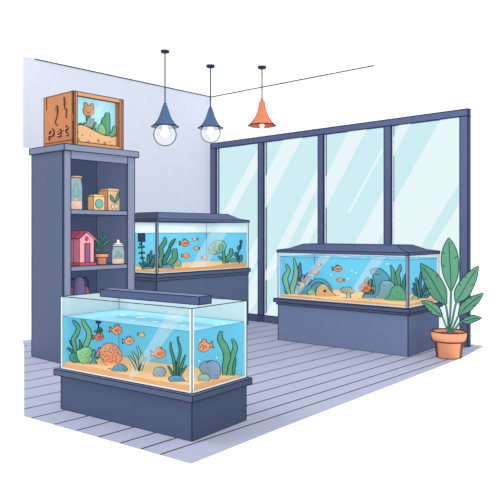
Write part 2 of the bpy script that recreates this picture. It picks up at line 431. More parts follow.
G_D = mat('#4f8f77', .9); G_M = mat('#6aa47f', .9); G_L = mat('#93c389', .92); G_P = mat('#a9c7a8', .92); TEAL = mat('#6fa9b0', .9); BLUE = mat('#5f9db5', .9)
GREY = mat('#a3adb8', .9); GREYB = mat('#8e9bb0', .9); CORAL = mat('#f4966e', .95, emit=.6); PEACH = mat('#f4ad84', .95, emit=.6); SAND = mat('#f9bb85', .9, emit=.66); SANDF = mat('#f0a46e', .9, emit=.6)
TAN = mat('#e6b27c', .92); WHT = mat('#f4f8f8', .95); OLIVE = mat('#a7bd8f', .92); DTEAL = mat('#4d8a8c', .9)
IK = .42

EM[0] = .5
# crate contents
def eitem(px, py, u=-.12):
    q = D.at_x(px, py, u); return D.wld(u, q[1], zt + .02)
m = MB()
sand_top = [(.03, .17), (.1, .2), (.18, .19), (.3, .15), (.4, .125), (.545, .13)]
sp = smooth(sand_top, 4); K = len(sp)
vs = []
for u in (ex1 - .04, ex1 - .113):
    vs += [(u, ey0 + a - .002 + .0, .02) for a, b in sp] + [(u, ey0 + a - .002, .02 + b) for a, b in sp]
n2 = 2 * K
fs = [(i, i + 1, K + i + 1, K + i) for i in range(K - 1)] + [(K + i, K + i + 1, n2 + K + i + 1, n2 + K + i) for i in range(K - 1)] + [(n2 + i + 1, n2 + i, n2 + K + i, n2 + K + i + 1) for i in range(K - 1)]
fs += [(0, K, n2 + K, n2), (K - 1, n2 + K - 1, n2 + 2 * K - 1, 2 * K - 1)]
m.add(vs, fs, mat('#efb787', 1.0)); m.tube([(ex1 - .04, ey0 + a, .02 + b) for a, b in sp], ri * .9, INKB, 5)
for a, b, r in ((.07, .12, .009), (.13, .1, .006), (.08, .05, .012), (.2, .04, .01), (.32, .06, .013), (.4, .045, .012), (.47, .02, .008), (.22, .1, .005), (.46, .06, .006)):
    m.blob([(ey0 + a + r * 1.2 * cos(t), .02 + b + r * sin(t)) for t in [k * pi / 4 for k in range(8)]], .006, mat('#d9a07a', .9), .003, INKB, 2)
    # swing the pebble from the xz plane onto the front of the sand
    k0 = len(m.v)
def swing(mb, start, ux):
    for i in range(start, len(mb.v)):
        v = mb.v[i]; mb.v[i] = Vector((ux + v.y, v.x, v.z))
m2 = MB()
m2.add(vs, fs, mat('#efb787', 1.0)); m2.tube([(ex1 - .04, ey0 + a, .02 + b) for a, b in sp], ri * .9, INKB, 5)
st = len(m2.v)
for a, b, r in ((.07, .12, .009), (.13, .1, .006), (.08, .05, .012), (.2, .04, .01), (.32, .06, .013), (.4, .045, .012), (.47, .025, .008), (.22, .1, .005), (.46, .06, .006)):
    m2.blob([(ey0 + a + r * 1.2 * cos(t), .02 + b + r * sin(t)) for t in [k * pi / 4 for k in range(8)]], .004, mat('#c98f70', .9), .003, INKB, 2)
swing(m2, st, ex1 - .042)
so_ = m2.build('sand', None, 1, D.wld(0, 0, zt), D.a); tag(so_, 'pale orange pebbly sand filling the wooden terrarium', 'sand', kind='stuff')

def e_thing(oxy, u): return Item(eitem(oxy[0], oxy[1], u), K11, oxy, 0)
it = e_thing((90, 124), -.12); m = MB()
it.pos.z = zt + .205; it.o = (90, 125)
r_ = it.root('bear_eared_flower', 'round orange flower with two small ears on a green stem in the crate', 'plant')
m = MB(); m.ribbon(it.c([(275, 262), (272, 215), (268, 180)]), it.w([28, 26, 22]), .6, G_D, IK, None, 4, 1.0); m.ribbon(it.c([(282, 250), (290, 215), (298, 195)]), it.w([26, 20, 8]), .6, G_D, IK, None, 4, .6); it.kid(m, 'stem', r_)
m = MB(); sf = m.blob(it.c([(240, 155), (250, 130), (270, 124), (292, 132), (300, 155), (292, 176), (268, 184), (248, 176)]), 2.2, mat('#dd9a70', .95), IK, INKB)
m.dots(it.c([(262, 150), (280, 150)]), sf, .4, INKB); m.stroke(it.c([(258, 160), (270, 168), (280, 160)]), sf, .3, INKB)
hd = it.kid(m, 'flower_head', r_)
for q in ([(248, 130), (245, 115), (252, 108), (262, 115), (264, 126)], [(280, 126), (284, 115), (294, 115), (298, 126), (294, 136)]):
    m = MB(); m.blob(it.c(q), 1, mat('#dd9a70', .95), IK, INKB); it.kid(m, 'ear', hd)
it = e_thing((104, 127), -.135); it.pos.z = zt + .19
m = MB()
m.ribbon(it.c([(372, 285), (370, 230), (372, 190), (374, 155)]), it.w([34, 36, 34, 22]), 1.2, G_M, IK)
m.ribbon(it.c([(365, 250), (352, 225), (354, 195), (358, 182)]), it.w([18, 22, 20, 12]), 1, G_M, IK)
m.ribbon(it.c([(380, 285), (405, 270), (412, 245), (412, 228)]), it.w([22, 26, 22, 14]), 1, G_M, IK, None, 4, -.4)
it.solo(m, 'cactus', 'tall green branching cactus in the wooden terrarium', 'cactus')
it = e_thing((101, 127), -.12); it.pos.z = zt + .185
m = MB(); m.blob(it.c([(318, 262), (325, 230), (342, 218), (358, 235), (365, 275), (340, 280)]), 1.5, G_L, IK)
it.solo(m, 'round_cactus', 'rounded pale green cactus in the middle of the wooden terrarium', 'cactus')
it = e_thing((82, 124), -.12); it.pos.z = zt + .19
m = MB(); m.ribbon(it.c([(232, 250), (228, 230), (222, 215)]), it.w([30, 26, 10]), .8, G_D, IK); m.ribbon(it.c([(242, 250), (246, 225), (250, 212)]), it.w([22, 20, 8]), .8, G_D, IK)
it.solo(m, 'leafy_tuft', 'small dark green leafy tuft by the left edge of the crate glass', 'plant')
it = e_thing((95, 127), -.11); it.pos.z = zt + .19
m = MB(); m.ribbon(it.c([(296, 262), (300, 235), (312, 220)]), it.w([26, 24, 8]), .8, G_M, IK)
it.solo(m, 'leaf_sprout', 'single green sprout beside the eared flower stem in the crate', 'plant')

# ------------------------------------------------------------------ things on the shelves
def shelf_pos(px, u, z): return D.wld(u, front_of(px, u), z)
GJ = glass('jar_glass', '#f4fbfd', '#c4e8f2', .36, 1, .27, glow=-1)
def jar(px, u, z, rad, h, lid_m, label, knob, sand_h):
    p = shelf_pos(px, u, z); s = depth(p) / F
    e = empty('glass_jar', p, D.a, label, 'jar')
    neck = rad * .84
    m = MB(); m.lathe([(rad * .96, .1), (rad, .8), (rad, h * .72), (neck, h * .93), (neck, h)], GJ, 24, [(rad * .97, .2), (neck, h)], .4); m.build('glass_body', e, s)
    m = MB()
    if knob:
        m.lathe([(0, h), (neck * 1.15, h), (neck * 1.15, h + 1.6), (neck * .6, h + 3.4), (1.0, h + 4), (1.5, h + 5.3), (1.0, h + 6.6), (0, h + 6.8)], lid_m, 20, [(neck * 1.15, h + .2), (neck * 1.15, h + 1.6)], .35)
    else:
        m.lathe([(0, h - .2), (neck * 1.1, h - .2), (neck * 1.1, h + 2), (0, h + 2)], lid_m, 20, [(neck * 1.1, h), (neck * 1.1, h + 2)], .4, INKB)
    m.build('lid', e, s)
    m = MB(); m.lathe([(0, .3), (rad * .9, .3), (rad * .92, sand_h - .6), (rad * .6, sand_h), (0, sand_h)], mat('#f2a468', 1.1, emit=.9), 20, [(rad * .92, sand_h - .5)], .3, INKB)
    for k in range(14):
        a = 2 * pi * k / 14; zz = 1.5 + (k * 37 % 10) / 10 * (sand_h - 3)
        m.add([(rad * .93 * cos(a + da), rad * .93 * sin(a + da), zz + dz) for da, dz in ((0, -.5), (.1, 0), (0, .5), (-.1, 0))], [(0, 1, 2, 3)], INKB)
    tag(m.build('sand', None, s, p, D.a), 'orange sand inside the ' + ('cork lidded jar on the upper shelf' if not knob else 'white lidded jar on the middle shelf'), 'sand', kind='stuff')
    return p, s
p, s = jar(75.2, -.16, Z1, 7, 32, mat('#e7b98d', .95), 'glass jar with flat tan lid and a potted cactus, upper shelf left', False, 9.5)
it = Item(p + Vector((0, 0, 9.4 * s)), K12, (75.2, 200.5)); e = it.root('potted_cactus', 'tiny potted cactus inside the tan lidded jar', 'cactus')
m = MB(); m.lathe([(1.6, 0), (2.3, 3.4), (0, 3.4)], mat('#dca27a', 1.1, .3, '#5a3530'), 14, [(2.3, 3.4)], .3, INKB); it.kid(m, 'pot', e)
m = MB(); m.blob(it.c([(62, 190), (54, 150), (60, 110), (72, 94), (82, 112), (86, 150), (78, 190)]), 1.5, mat('#5fa083', 1.2), IK); it.kid(m, 'stem', e)
for q in ([(60, 185), (44, 175), (38, 160), (42, 145), (52, 160), (62, 172)], [(80, 180), (96, 180), (104, 165), (98, 150), (90, 162)]):
    m = MB(); m.blob(it.c(q), 1, mat('#5fa083', 1.2), IK, None, 4, -.2); it.kid(m, 'arm', e)
p, s = jar(118.2, -.12, Z2, 6.1, 17.5, mat('#f2f2f4', .98, .3), 'small glass jar with white knobbed lid on the middle shelf', True, 6)
it = Item(p + Vector((0, 0, 5.5 * s)), K13, (118.2, 256.5)); m = MB()
m.blob(it.c([(338, 215), (332, 190), (340, 165), (352, 165), (360, 190), (356, 215)]), 1.2, G_D, .35); m.ribbon(it.c([(355, 212), (368, 200), (372, 188)]), it.w([8, 9, 6]), .6, G_D, .35, None, 4, -.8)
m.ribbon(it.c([(340, 212), (328, 200), (324, 190)]), it.w([8, 9, 6]), .6, G_D, .35, None, 4, -.8)
it.solo(m, 'small_cactus', 'little dark green cactus inside the white lidded jar', 'cactus')

def carton(px, u, z, wy, dx, h, ch, label, emblem):
    p = D.wld(u, front_of(px, u), z); e = empty('gift_box', p, D.a, label, 'box')
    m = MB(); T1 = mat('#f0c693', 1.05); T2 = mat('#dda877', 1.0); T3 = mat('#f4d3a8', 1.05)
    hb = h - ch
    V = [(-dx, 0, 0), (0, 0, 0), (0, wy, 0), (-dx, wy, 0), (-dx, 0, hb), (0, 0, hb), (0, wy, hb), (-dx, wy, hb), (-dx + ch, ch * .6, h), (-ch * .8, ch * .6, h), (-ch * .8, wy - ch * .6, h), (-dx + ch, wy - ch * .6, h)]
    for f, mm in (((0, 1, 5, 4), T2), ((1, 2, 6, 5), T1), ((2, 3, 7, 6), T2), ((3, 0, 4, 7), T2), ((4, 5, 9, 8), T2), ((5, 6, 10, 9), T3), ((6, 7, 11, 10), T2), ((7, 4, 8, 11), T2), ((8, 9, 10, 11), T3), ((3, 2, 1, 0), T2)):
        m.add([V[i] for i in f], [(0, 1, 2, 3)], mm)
    m.edges(V, [(0, 1), (1, 2), (0, 4), (1, 5), (2, 6), (4, 5), (5, 6), (5, 9), (6, 10), (9, 10), (8, 9), (4, 8), (2, 3), (3, 7), (6, 7), (7, 11), (10, 11), (8, 11)], .0036, INKB)
    m.build('carton', e)
    m = MB(); emblem(m, wy, hb); swing(m, 0, .002); m.build('emblem', e)
def emb_small(m, w_, h):
    c = w_ * .5; z = h * .48
    m.plate([(c + .045 * cos(t) * (1.0 if cos(t) < 0 else 1.05), z + .046 * sin(t)) for t in [k * pi / 5 for k in range(10)]], .0015, mat('#6fb4b4', 1.05), .004)
    m.tube([(c - .03, -.003, z - .012), (c, -.003, z + .006), (c + .03, -.003, z - .01)], .0028, INK)
    m.tube([(c - .015, -.003, z + .018), (c, -.003, z + .026), (c + .016, -.003, z + .018)], .0025, INK)
def emb_big(m, w_, h):
    c = w_ * .48; z = h * .36
    G = mat('#5f9d86', 1.05)
    m.ribbon([(c - .005, z + .02), (c - .035, z + .055), (c - .06, z + .095)], [.01, .042, .01], .0015, G, .0035)
    m.ribbon([(c + .01, z + .02), (c + .035, z + .07), (c + .055, z + .13)], [.01, .036, .008], .0015, G, .0035)
    for a, b in ((-.024, -.03), (.02, -.026)):
        m.plate([(c + a + .018 * cos(t), z + b + .02 * sin(t)) for t in [k * pi / 4 for k in range(8)]], .0015, mat('#f3ead8', 1.05), .0035, INKB)
    m.tube([(c - .02, -.002, z - .01), (c, -.002, z + .02), (c + .02, -.002, z - .008)], .003, INKB); m.tube([(c + .01, -.002, z + .015), (c + .05, -.002, z + .0)], .003, INKB)
carton(93.4, -.1, Z1, .138, .1, .165, .022, 'smaller tan cardboard box with a teal emblem on the upper shelf', emb_small)
carton(107.8, -.2, Z1, .185, .17, .245, .028, 'larger tan cardboard box with two green leaves printed, upper shelf', emb_big)

# pink house
p = D.wld(-.09, front_of(79.4, -.09), Z2); HOU = empty('pet_house', p, D.a, 'pink gabled wooden pet house with a plum door on the middle shelf', 'pet house')
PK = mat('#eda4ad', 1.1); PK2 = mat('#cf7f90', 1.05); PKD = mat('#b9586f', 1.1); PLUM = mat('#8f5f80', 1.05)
wy, dx, he, ha, bz = .172, .3, .272, .335, .03
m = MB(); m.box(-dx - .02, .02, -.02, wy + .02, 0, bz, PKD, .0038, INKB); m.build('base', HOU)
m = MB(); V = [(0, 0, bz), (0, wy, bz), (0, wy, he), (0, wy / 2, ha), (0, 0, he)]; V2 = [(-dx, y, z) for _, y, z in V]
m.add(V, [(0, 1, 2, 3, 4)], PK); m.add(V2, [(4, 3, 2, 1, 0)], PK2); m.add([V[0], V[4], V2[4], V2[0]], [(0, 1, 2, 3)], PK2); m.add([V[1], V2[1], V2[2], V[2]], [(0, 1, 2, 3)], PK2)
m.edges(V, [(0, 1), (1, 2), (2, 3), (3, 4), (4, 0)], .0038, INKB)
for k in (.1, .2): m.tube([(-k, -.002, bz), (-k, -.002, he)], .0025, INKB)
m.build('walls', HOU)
m = MB()
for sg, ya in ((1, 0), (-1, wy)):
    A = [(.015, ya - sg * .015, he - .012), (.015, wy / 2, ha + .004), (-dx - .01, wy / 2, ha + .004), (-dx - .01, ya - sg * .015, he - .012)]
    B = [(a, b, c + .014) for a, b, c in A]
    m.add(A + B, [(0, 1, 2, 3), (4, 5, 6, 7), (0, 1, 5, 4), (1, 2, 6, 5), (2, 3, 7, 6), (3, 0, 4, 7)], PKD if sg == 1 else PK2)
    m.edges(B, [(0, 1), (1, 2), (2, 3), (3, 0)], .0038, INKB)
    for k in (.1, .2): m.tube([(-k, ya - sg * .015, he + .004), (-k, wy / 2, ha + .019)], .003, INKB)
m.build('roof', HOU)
m = MB(); m.box(0, .006, .062, .122, bz, .225, PLUM, .0036, INKB); m.build('door', HOU)
m = MB(); m.plate([(wy / 2 + .02 * cos(t), .272 + .022 * sin(t)) for t in [k * pi / 5 for k in range(10)]], .002, PLUM, .0036, INKB); swing(m, 0, .002); m.build('round_window', HOU)

# small potted plant
it = Item(shelf_pos(102, -.13, Z2), K13, (102, 263)); PP = it.root('small_potted_plant', 'small green leafed plant in a terracotta pot on the middle shelf', 'potted plant')
TC = mat('#e59a74', 1.05, .28, '#5a3530')
m = MB(); m.lathe([(0, 0), (4.2, 0), (5.2, 7.2), (6.3, 7.2), (6.4, 11), (5.4, 11), (5.2, 9.8), (0, 9.8)], TC, 24, [(4.2, .2), (6.3, 7.2), (6.4, 11)], .38, INKB); it.kid(m, 'pot', PP)
for pts, ww in (([(236, 178), (240, 120), (236, 75), (240, 32)], [4, 10, 11, 3]), ([(236, 150), (215, 110), (200, 85), (192, 66)], [4, 12, 12, 3]), ([(242, 140), (262, 110), (280, 98), (295, 92)], [4, 14, 14, 3]),
                ([(238, 110), (250, 80), (262, 62), (270, 58)], [4, 11, 11, 3]), ([(232, 178), (212, 160), (202, 152), (196, 142)], [4, 12, 12, 3]), ([(245, 178), (270, 158), (285, 152), (298, 150)], [4, 13, 13, 3]), ([(232, 120), (222, 95), (214, 80)], [4, 11, 3])):
    m = MB(); m.ribbon(it.c(pts), it.w(ww), .4, G_D, .33, None, 4, random.uniform(-1, .5)); it.kid(m, 'leaf', PP)

# bags on the low shelf
def bag(px, u, wd, ht, top, colr, label, strap, name='carry_bag'):
    p = shelf_pos(px, u, Z3); s = depth(p) / F
    it = Item(p, (0, 0, 1), (0, 0)); e = it.root(name, label, 'bag')
    m = MB(); m.blob([(-wd, .6), (-wd * .96, ht * .4), (-top, ht * .86), (-top * .5, ht), (top * .5, ht), (top, ht * .86), (wd * .96, ht * .4), (wd, .6), (0, 0)], 6, mat(colr, 1.05), .45)
    it.kid(m, 'bag_body', e)
    if strap:
        m = MB(); m.tube([(v.x, 0, v.y) for v in smooth([(-3 + strap, ht * .8), (-2.6 + strap, ht + 5), (strap, ht + 9), (2.6 + strap, ht + 5), (3 + strap, ht * .8)], 5)], 1.0, mat('#3a3852', 1.0), 6); it.kid(m, 'handle', e)
bag(70.5, -.42, 8, 30, 4, '#9c5f78', 'dusky pink bag at the left of the low shelf behind the front tank', 2.5)
bag(85.5, -.4, 7, 30, 3.4, '#a5627a', 'dusky pink bag with dark loop handle right of the purple pouch', -.5)
bag(79.3, -.12, 6.6, 44, 5.2, '#665f87', 'purple rounded pouch standing between two pink bags on low shelf', 0, 'purple_pouch')

# ------------------------------------------------------------------ aquariums
EM[0] = .35
FILM = mat('#70c4e1', .9, emit=.66, noise=.02); GB = glass('back_glass', '#eef6f6', '#d2e3e4', .75, glow=.15); GB2 = glass('back_glass_hooded', '#eef6f6', '#e6f3f5', .85, glow=.32); TRIM = mat('#e2f3f6', .9); POSTG = mat('#9aa6b8', .9)
WF = glass('water_side', '#f3fbfe'); WT = glass('water_top', '#dff4f9', '#a9def0', .7); SPARK = mat('#f4fbfd', .98)
WT2 = glass('water_top_glow', '#f3fafc', '#bfe6f2', .25, glow=-.9)  # pale surface film glows instead of catching light

def aquarium(fr, L, Dp, zb, zt_, zw, label, name, front_x, posts, ink, sand_f, sand_label, water_label, stripes, wt, low_left=True):
    """local box x in [-L,0], y in [0,Dp]"""
    e = empty('aquarium', fr.o + Vector((0, 0, zb)), fr.a, label, 'aquarium'); h = zt_ - zb; hw = zw - zb; t = .006
    def pane(nm, V, m, extra=None):
        mb = MB(); mb.add(V, [(0, 1, 2, 3)], m)
        for q in extra or []: mb.add(q, [tuple(range(len(q)))], GF)
        return mb.build(nm, e)
    ex = []
    for side, poly in stripes:  # painted reflection streaks, kept within the pane height
        q = []
        for px, py in poly:
            u, v, z = fr.at_y(px, py, -.002) if side == 'y' else fr.at_x(px, py, .002)
            q.append((u, v, min(max(z - zb, .01), h - .005)))
        ex.append((side, q))
    pane('front_pane', [(-L, 0, 0), (0, 0, 0), (0, 0, h), (-L, 0, h)], GC, [q for sd_, q in ex if sd_ == 'y'])
    pane('side_pane', [(0, 0, 0), (0, Dp, 0), (0, Dp, h), (0, 0, h)], GC, [q for sd_, q in ex if sd_ == 'x'])
    pane('side_pane', [(-L, Dp, 0), (-L, 0, 0), (-L, 0, h), (-L, Dp, h)], GB2 if posts else GB)
    pane('back_pane', [(0, Dp, 0), (-L, Dp, 0), (-L, Dp, h), (0, Dp, h)], GB2 if posts else GB)
    mb = MB(); g = .014
    mb.add([(-L + g, Dp - g, .004), (-g, Dp - g, .004), (-g, Dp - g, hw), (-L + g, Dp - g, hw)], [(0, 1, 2, 3)], FILM)
    mb.add([(-L + g, g, .004), (-L + g, Dp - g, .004), (-L + g, Dp - g, hw), (-L + g, g, hw)], [(0, 1, 2, 3)], FILM)
    mb.tube([(-L + g + .004, Dp - g - .004, .05), (-L + g + .004, Dp - g - .004, hw)], ink * .5, SOFT, 4)
    mb.build('backing_film', e)
    # pale sealed edges with inked outlines
    mb = MB(); k = .014 if Dp < .6 else .02; c = k
    def strip(a, b, m=TRIM): mb.box(min(a[0], b[0]), max(a[0], b[0]), min(a[1], b[1]), max(a[1], b[1]), min(a[2], b[2]), max(a[2], b[2]), m)
    nm_ = POSTG if posts else TRIM
    strip((-L, -.004, 0), (0.004, 0.002, c)); strip((-.002, -.004, 0), (.004, Dp, c))
    strip((-L, -.004, 0), (-L + k, .002, h)); strip((-.002, Dp - k, 0), (.004, Dp, h))
    strip((-k, -.005, 0), (.005, .002, h), nm_); strip((-.002, -.004, 0), (.005, k, h), nm_)
    V = [(-L, -.004, ink), (.005, -.005, ink), (.005, Dp, ink), (-L, Dp, ink), (-L, -.004, h), (.005, -.005, h), (.005, Dp, h), (-L, Dp, h)]
    mb.edges(V, [(0, 1), (1, 2), (4, 5), (5, 6), (6, 7), (7, 4), (0, 4), (1, 5), (2, 6), (3, 7)], ink)
    if posts: mb.edges([(-k, -.006, c), (-k, -.006, h), (.006, k, c), (.006, k, h)], [(0, 1), (2, 3)], ink * .6)
    mb.build('glass_edging', e)
    # sand
    sb = MB(); nx, ny = 26, 10; vs = []; fs = []; sg = .02
    def H(a, b): return sand_f(a, b)
    for j in range(ny + 1):
        for i in range(nx + 1):
            a = i / nx; b = j / ny; vs.append((-L + sg + (L - 2 * sg) * a, sg * .4 + (Dp - 1.6 * sg) * b, H(a, b)))
    for j in range(ny):
        for i in range(nx): q = j * (nx + 1) + i; fs.append((q, q + 1, q + nx + 2, q + nx + 1))
    sb.add(vs, fs, SAND, True)
    fr_ = [vs[i] for i in range(nx + 1)]; ri_ = [vs[j * (nx + 1) + nx] for j in range(ny + 1)]
    for ed in (fr_, ri_, [vs[ny * (nx + 1) + i] for i in range(nx + 1)], [vs[j * (nx + 1)] for j in range(ny + 1)]):
        n_ = len(ed); sb.add(ed + [(a, b, .004) for a, b, _ in ed], [(i, i + 1, n_ + i + 1, n_ + i) for i in range(n_ - 1)], SANDF)
    sb.tube([vs[ny * (nx + 1) + i] for i in range(nx + 1)], ink * .45, INKB)
    for k_ in range(9):
        a = .08 + .84 * k_ / 8 + random.uniform(-.03, .03); b = random.uniform(.1, .4); x = -L + L * a; y = Dp * b; z = H(a, b) + .002
        sb.tube([(x - .014, y, z), (x, y, z + .004), (x + .014, y + .004, z)], ink * .5, INKB)
    tag(sb.build('sand', None, 1, fr.o + Vector((0, 0, zb)), fr.a), sand_label, 'sand', kind='stuff')
    # water: surface and the two clear faces towards the room
    wbm = MB(); g = .01
    wbm.add([(-L + g, g * .6, hw), (-g, g * .6, hw), (-g, Dp - g, hw), (-L + g, Dp - g, hw)], [(0, 1, 2, 3)], wt)
    wbm.add([(-L + g, g * .6, .01), (-g, g * .6, .01), (-g, g * .6, hw), (-L + g, g * .6, hw)], [(0, 1, 2, 3)], WF)
    wbm.add([(-g, g * .6, .01), (-g, Dp - g, .01), (-g, Dp - g, hw), (-g, g * .6, hw)], [(0, 1, 2, 3)], WF)
    wbm.tube([(-L + g, g * .6, hw), (-g, g * .6, hw), (-g, Dp - g, hw), (-L + g, Dp - g, hw)], ink * .55, SOFT, 4, True)
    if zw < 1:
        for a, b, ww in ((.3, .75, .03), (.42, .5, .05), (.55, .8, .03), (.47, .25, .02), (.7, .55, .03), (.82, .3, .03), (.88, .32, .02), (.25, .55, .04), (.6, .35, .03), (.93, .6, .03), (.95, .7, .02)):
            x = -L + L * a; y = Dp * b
            wbm.add([(x + ww * cos(t), y + ww * .45 * sin(t), hw + .002) for t in [q * pi / 5 for q in range(10)]], [tuple(range(10))], SPARK)  # white glints painted flat on the water surface
    tag(wbm.build('water', None, 1, fr.o + Vector((0, 0, zb)), fr.a), water_label, 'water', kind='stuff')
    return e
def stand(fr, L, Dp, zb, over, th, label, mf, ms, mt, ink, step=0):
    e = empty('tank_stand', fr.o, fr.a, label, 'stand')
    m = MB(); m.box(-L, 0, 0, Dp, 0, zb - th - step, mf, ink, None, {'+x': ms}); m.build('plinth', e)  # front and end tones differ: lit and shaded sides put into the paint
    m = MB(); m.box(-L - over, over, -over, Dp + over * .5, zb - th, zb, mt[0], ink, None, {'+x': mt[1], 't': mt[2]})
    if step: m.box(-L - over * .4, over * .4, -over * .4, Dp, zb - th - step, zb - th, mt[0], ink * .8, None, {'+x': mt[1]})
    m.build('top_slab', e)
    return e

FA = Fr(-2.964, 2.775, 5.764); LA, DA, ZA0, ZA1, ZAW = 1.265, .565, .293, .823, .677
FB = Fr(-6.019, 5.065, 1.651); LB, DB, ZB0, ZB1, ZBW = .80, 1.68, .786, 1.419, 1.277
FC = Fr(-3.299, 6.139, 2.628); LC, DC, ZC0, ZC1, ZCW = 1.674, .772, .497, 1.047, .998

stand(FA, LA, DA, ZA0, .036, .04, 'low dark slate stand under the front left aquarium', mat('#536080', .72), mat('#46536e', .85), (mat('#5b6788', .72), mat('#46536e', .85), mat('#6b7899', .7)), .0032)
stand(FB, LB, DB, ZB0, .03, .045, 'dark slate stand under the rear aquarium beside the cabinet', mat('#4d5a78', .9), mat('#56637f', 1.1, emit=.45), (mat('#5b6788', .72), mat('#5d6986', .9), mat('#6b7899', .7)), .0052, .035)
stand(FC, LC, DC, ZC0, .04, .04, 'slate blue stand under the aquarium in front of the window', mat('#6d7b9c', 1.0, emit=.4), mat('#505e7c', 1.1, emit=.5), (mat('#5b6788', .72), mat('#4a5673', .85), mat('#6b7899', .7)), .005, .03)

sandA = lambda a, b: .047 - .03 * b + .006 * sin(7 * a + 3 * b)
AQ1 = aquarium(FA, LA, DA, ZA0, ZA1, ZAW, 'open topped glass aquarium nearest the viewer on the low stand', 'a', None, False, .0034, sandA,
               'orange sand bed in the nearest aquarium', 'blue water in the nearest open topped aquarium',
               [('y', [(170, 310), (187, 311.5), (146, 366), (138, 362)]), ('y', [(133, 368), (139, 371), (131, 383), (128, 380)])], WT)
def sandB(a, b): return .03 + .05 * max(0, (b - .45)) * (1 if b > .5 else .6) + .006 * sin(9 * b)
AQ2 = aquarium(FB, LB, DB, ZB0, ZB1, ZBW, 'rear glass aquarium with dark hood standing beside the tall cabinet', 'b', None, True, .0048, lambda a, b: .045 + .035 * b + .008 * sin(9 * b),
               'orange sand bed in the rear aquarium beside the cabinet', 'blue water in the rear hooded aquarium beside the cabinet',
               [('x', [(213, 226), (231, 226), (206, 267), (190, 268)])], WT2)
AQ3 = aquarium(FC, LC, DC, ZC0, ZC1, ZCW, 'hooded glass aquarium with boulders in front of the window', 'c', None, True, .0046, lambda a, b: .04 + .03 * b + .005 * sin(11 * a),
               'orange sand bed in the aquarium by the window', 'blue water in the hooded aquarium by the window',
               [('y', [(320, 256), (331, 256.6), (299, 294), (294, 293)]), ('y', [(372, 258), (385, 258), (360, 293), (350, 292)])], WT2)

# the light bar over the nearest tank
def bar_on(fr, par, zbase, P0, P1, dy, hgt):
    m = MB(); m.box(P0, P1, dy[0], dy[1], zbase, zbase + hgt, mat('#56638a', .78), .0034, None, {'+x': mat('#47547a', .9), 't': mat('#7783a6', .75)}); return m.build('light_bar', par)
bar_on(FA, AQ1, ZA1 - ZA0 + .004, -1.0, -.06, (.14, .26), .052)

def hood(fr, par, L, Dp, h, z0, rim, top, inx, iny, mf, ms, mt, ink, ov=.012):
    m = MB()
    A = [(-L - ov, -ov), (ov, -ov), (ov, Dp + ov), (-L - ov, Dp + ov)]
    B = [(-L + inx, iny), (-inx, iny), (-inx, Dp - iny), (-L + inx, Dp - iny)]
    M_ = [(-L + inx * .45, iny * .45), (-inx * .45, iny * .45), (-inx * .45, Dp - iny * .45), (-L + inx * .45, Dp - iny * .45)]
    lev = [[(x, y, z0) for x, y in A], [(x, y, z0 + rim) for x, y in A], [(x, y, z0 + rim + (top - rim) * .25) for x, y in M_], [(x, y, z0 + top) for x, y in B]]
    for i in range(3):
        for k in range(4):
            k2 = (k + 1) % 4
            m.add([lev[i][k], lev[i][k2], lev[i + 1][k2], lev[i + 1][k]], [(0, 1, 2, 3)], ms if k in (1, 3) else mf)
    m.add(lev[3], [(0, 1, 2, 3)], mt); m.add(lev[0], [(3, 2, 1, 0)], mf)
    for l in (0, 1, 3): m.tube(lev[l], ink, INK, 4, True)
    for k in range(4): m.tube([lev[1][k], lev[2][k], lev[3][k]], ink * .9, INK, 4); m.tube([lev[0][k], lev[1][k]], ink, INK, 4)
    return m.build('hood', par)
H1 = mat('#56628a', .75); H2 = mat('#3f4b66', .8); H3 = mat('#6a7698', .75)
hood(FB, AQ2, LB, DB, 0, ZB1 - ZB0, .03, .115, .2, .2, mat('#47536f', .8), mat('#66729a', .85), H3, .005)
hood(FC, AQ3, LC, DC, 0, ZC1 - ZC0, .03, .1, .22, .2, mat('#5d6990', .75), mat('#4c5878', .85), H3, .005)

def tank_fill(fr, L, Dp, z, sx, sy, watts):  # unseen area light added under the hood to brighten the tank
    d = bpy.data.lights.new('tank_fill', 'AREA'); d.shape = 'RECTANGLE'; d.size = sx; d.size_y = sy; d.energy = watts; d.color = (1, .99, .97)
    o = bpy.data.objects.new('tank_fill', d); col.objects.link(o); o.location = fr.wld(-L / 2, Dp / 2, z); o.rotation_euler = (0, 0, fr.a)
tank_fill(FB, LB, DB, ZB1 - .01, .6, 1.4, 7)
tank_fill(FC, LC, DC, ZC1 - .005, 1.4, .55, 6.5)

EM[0] = .5
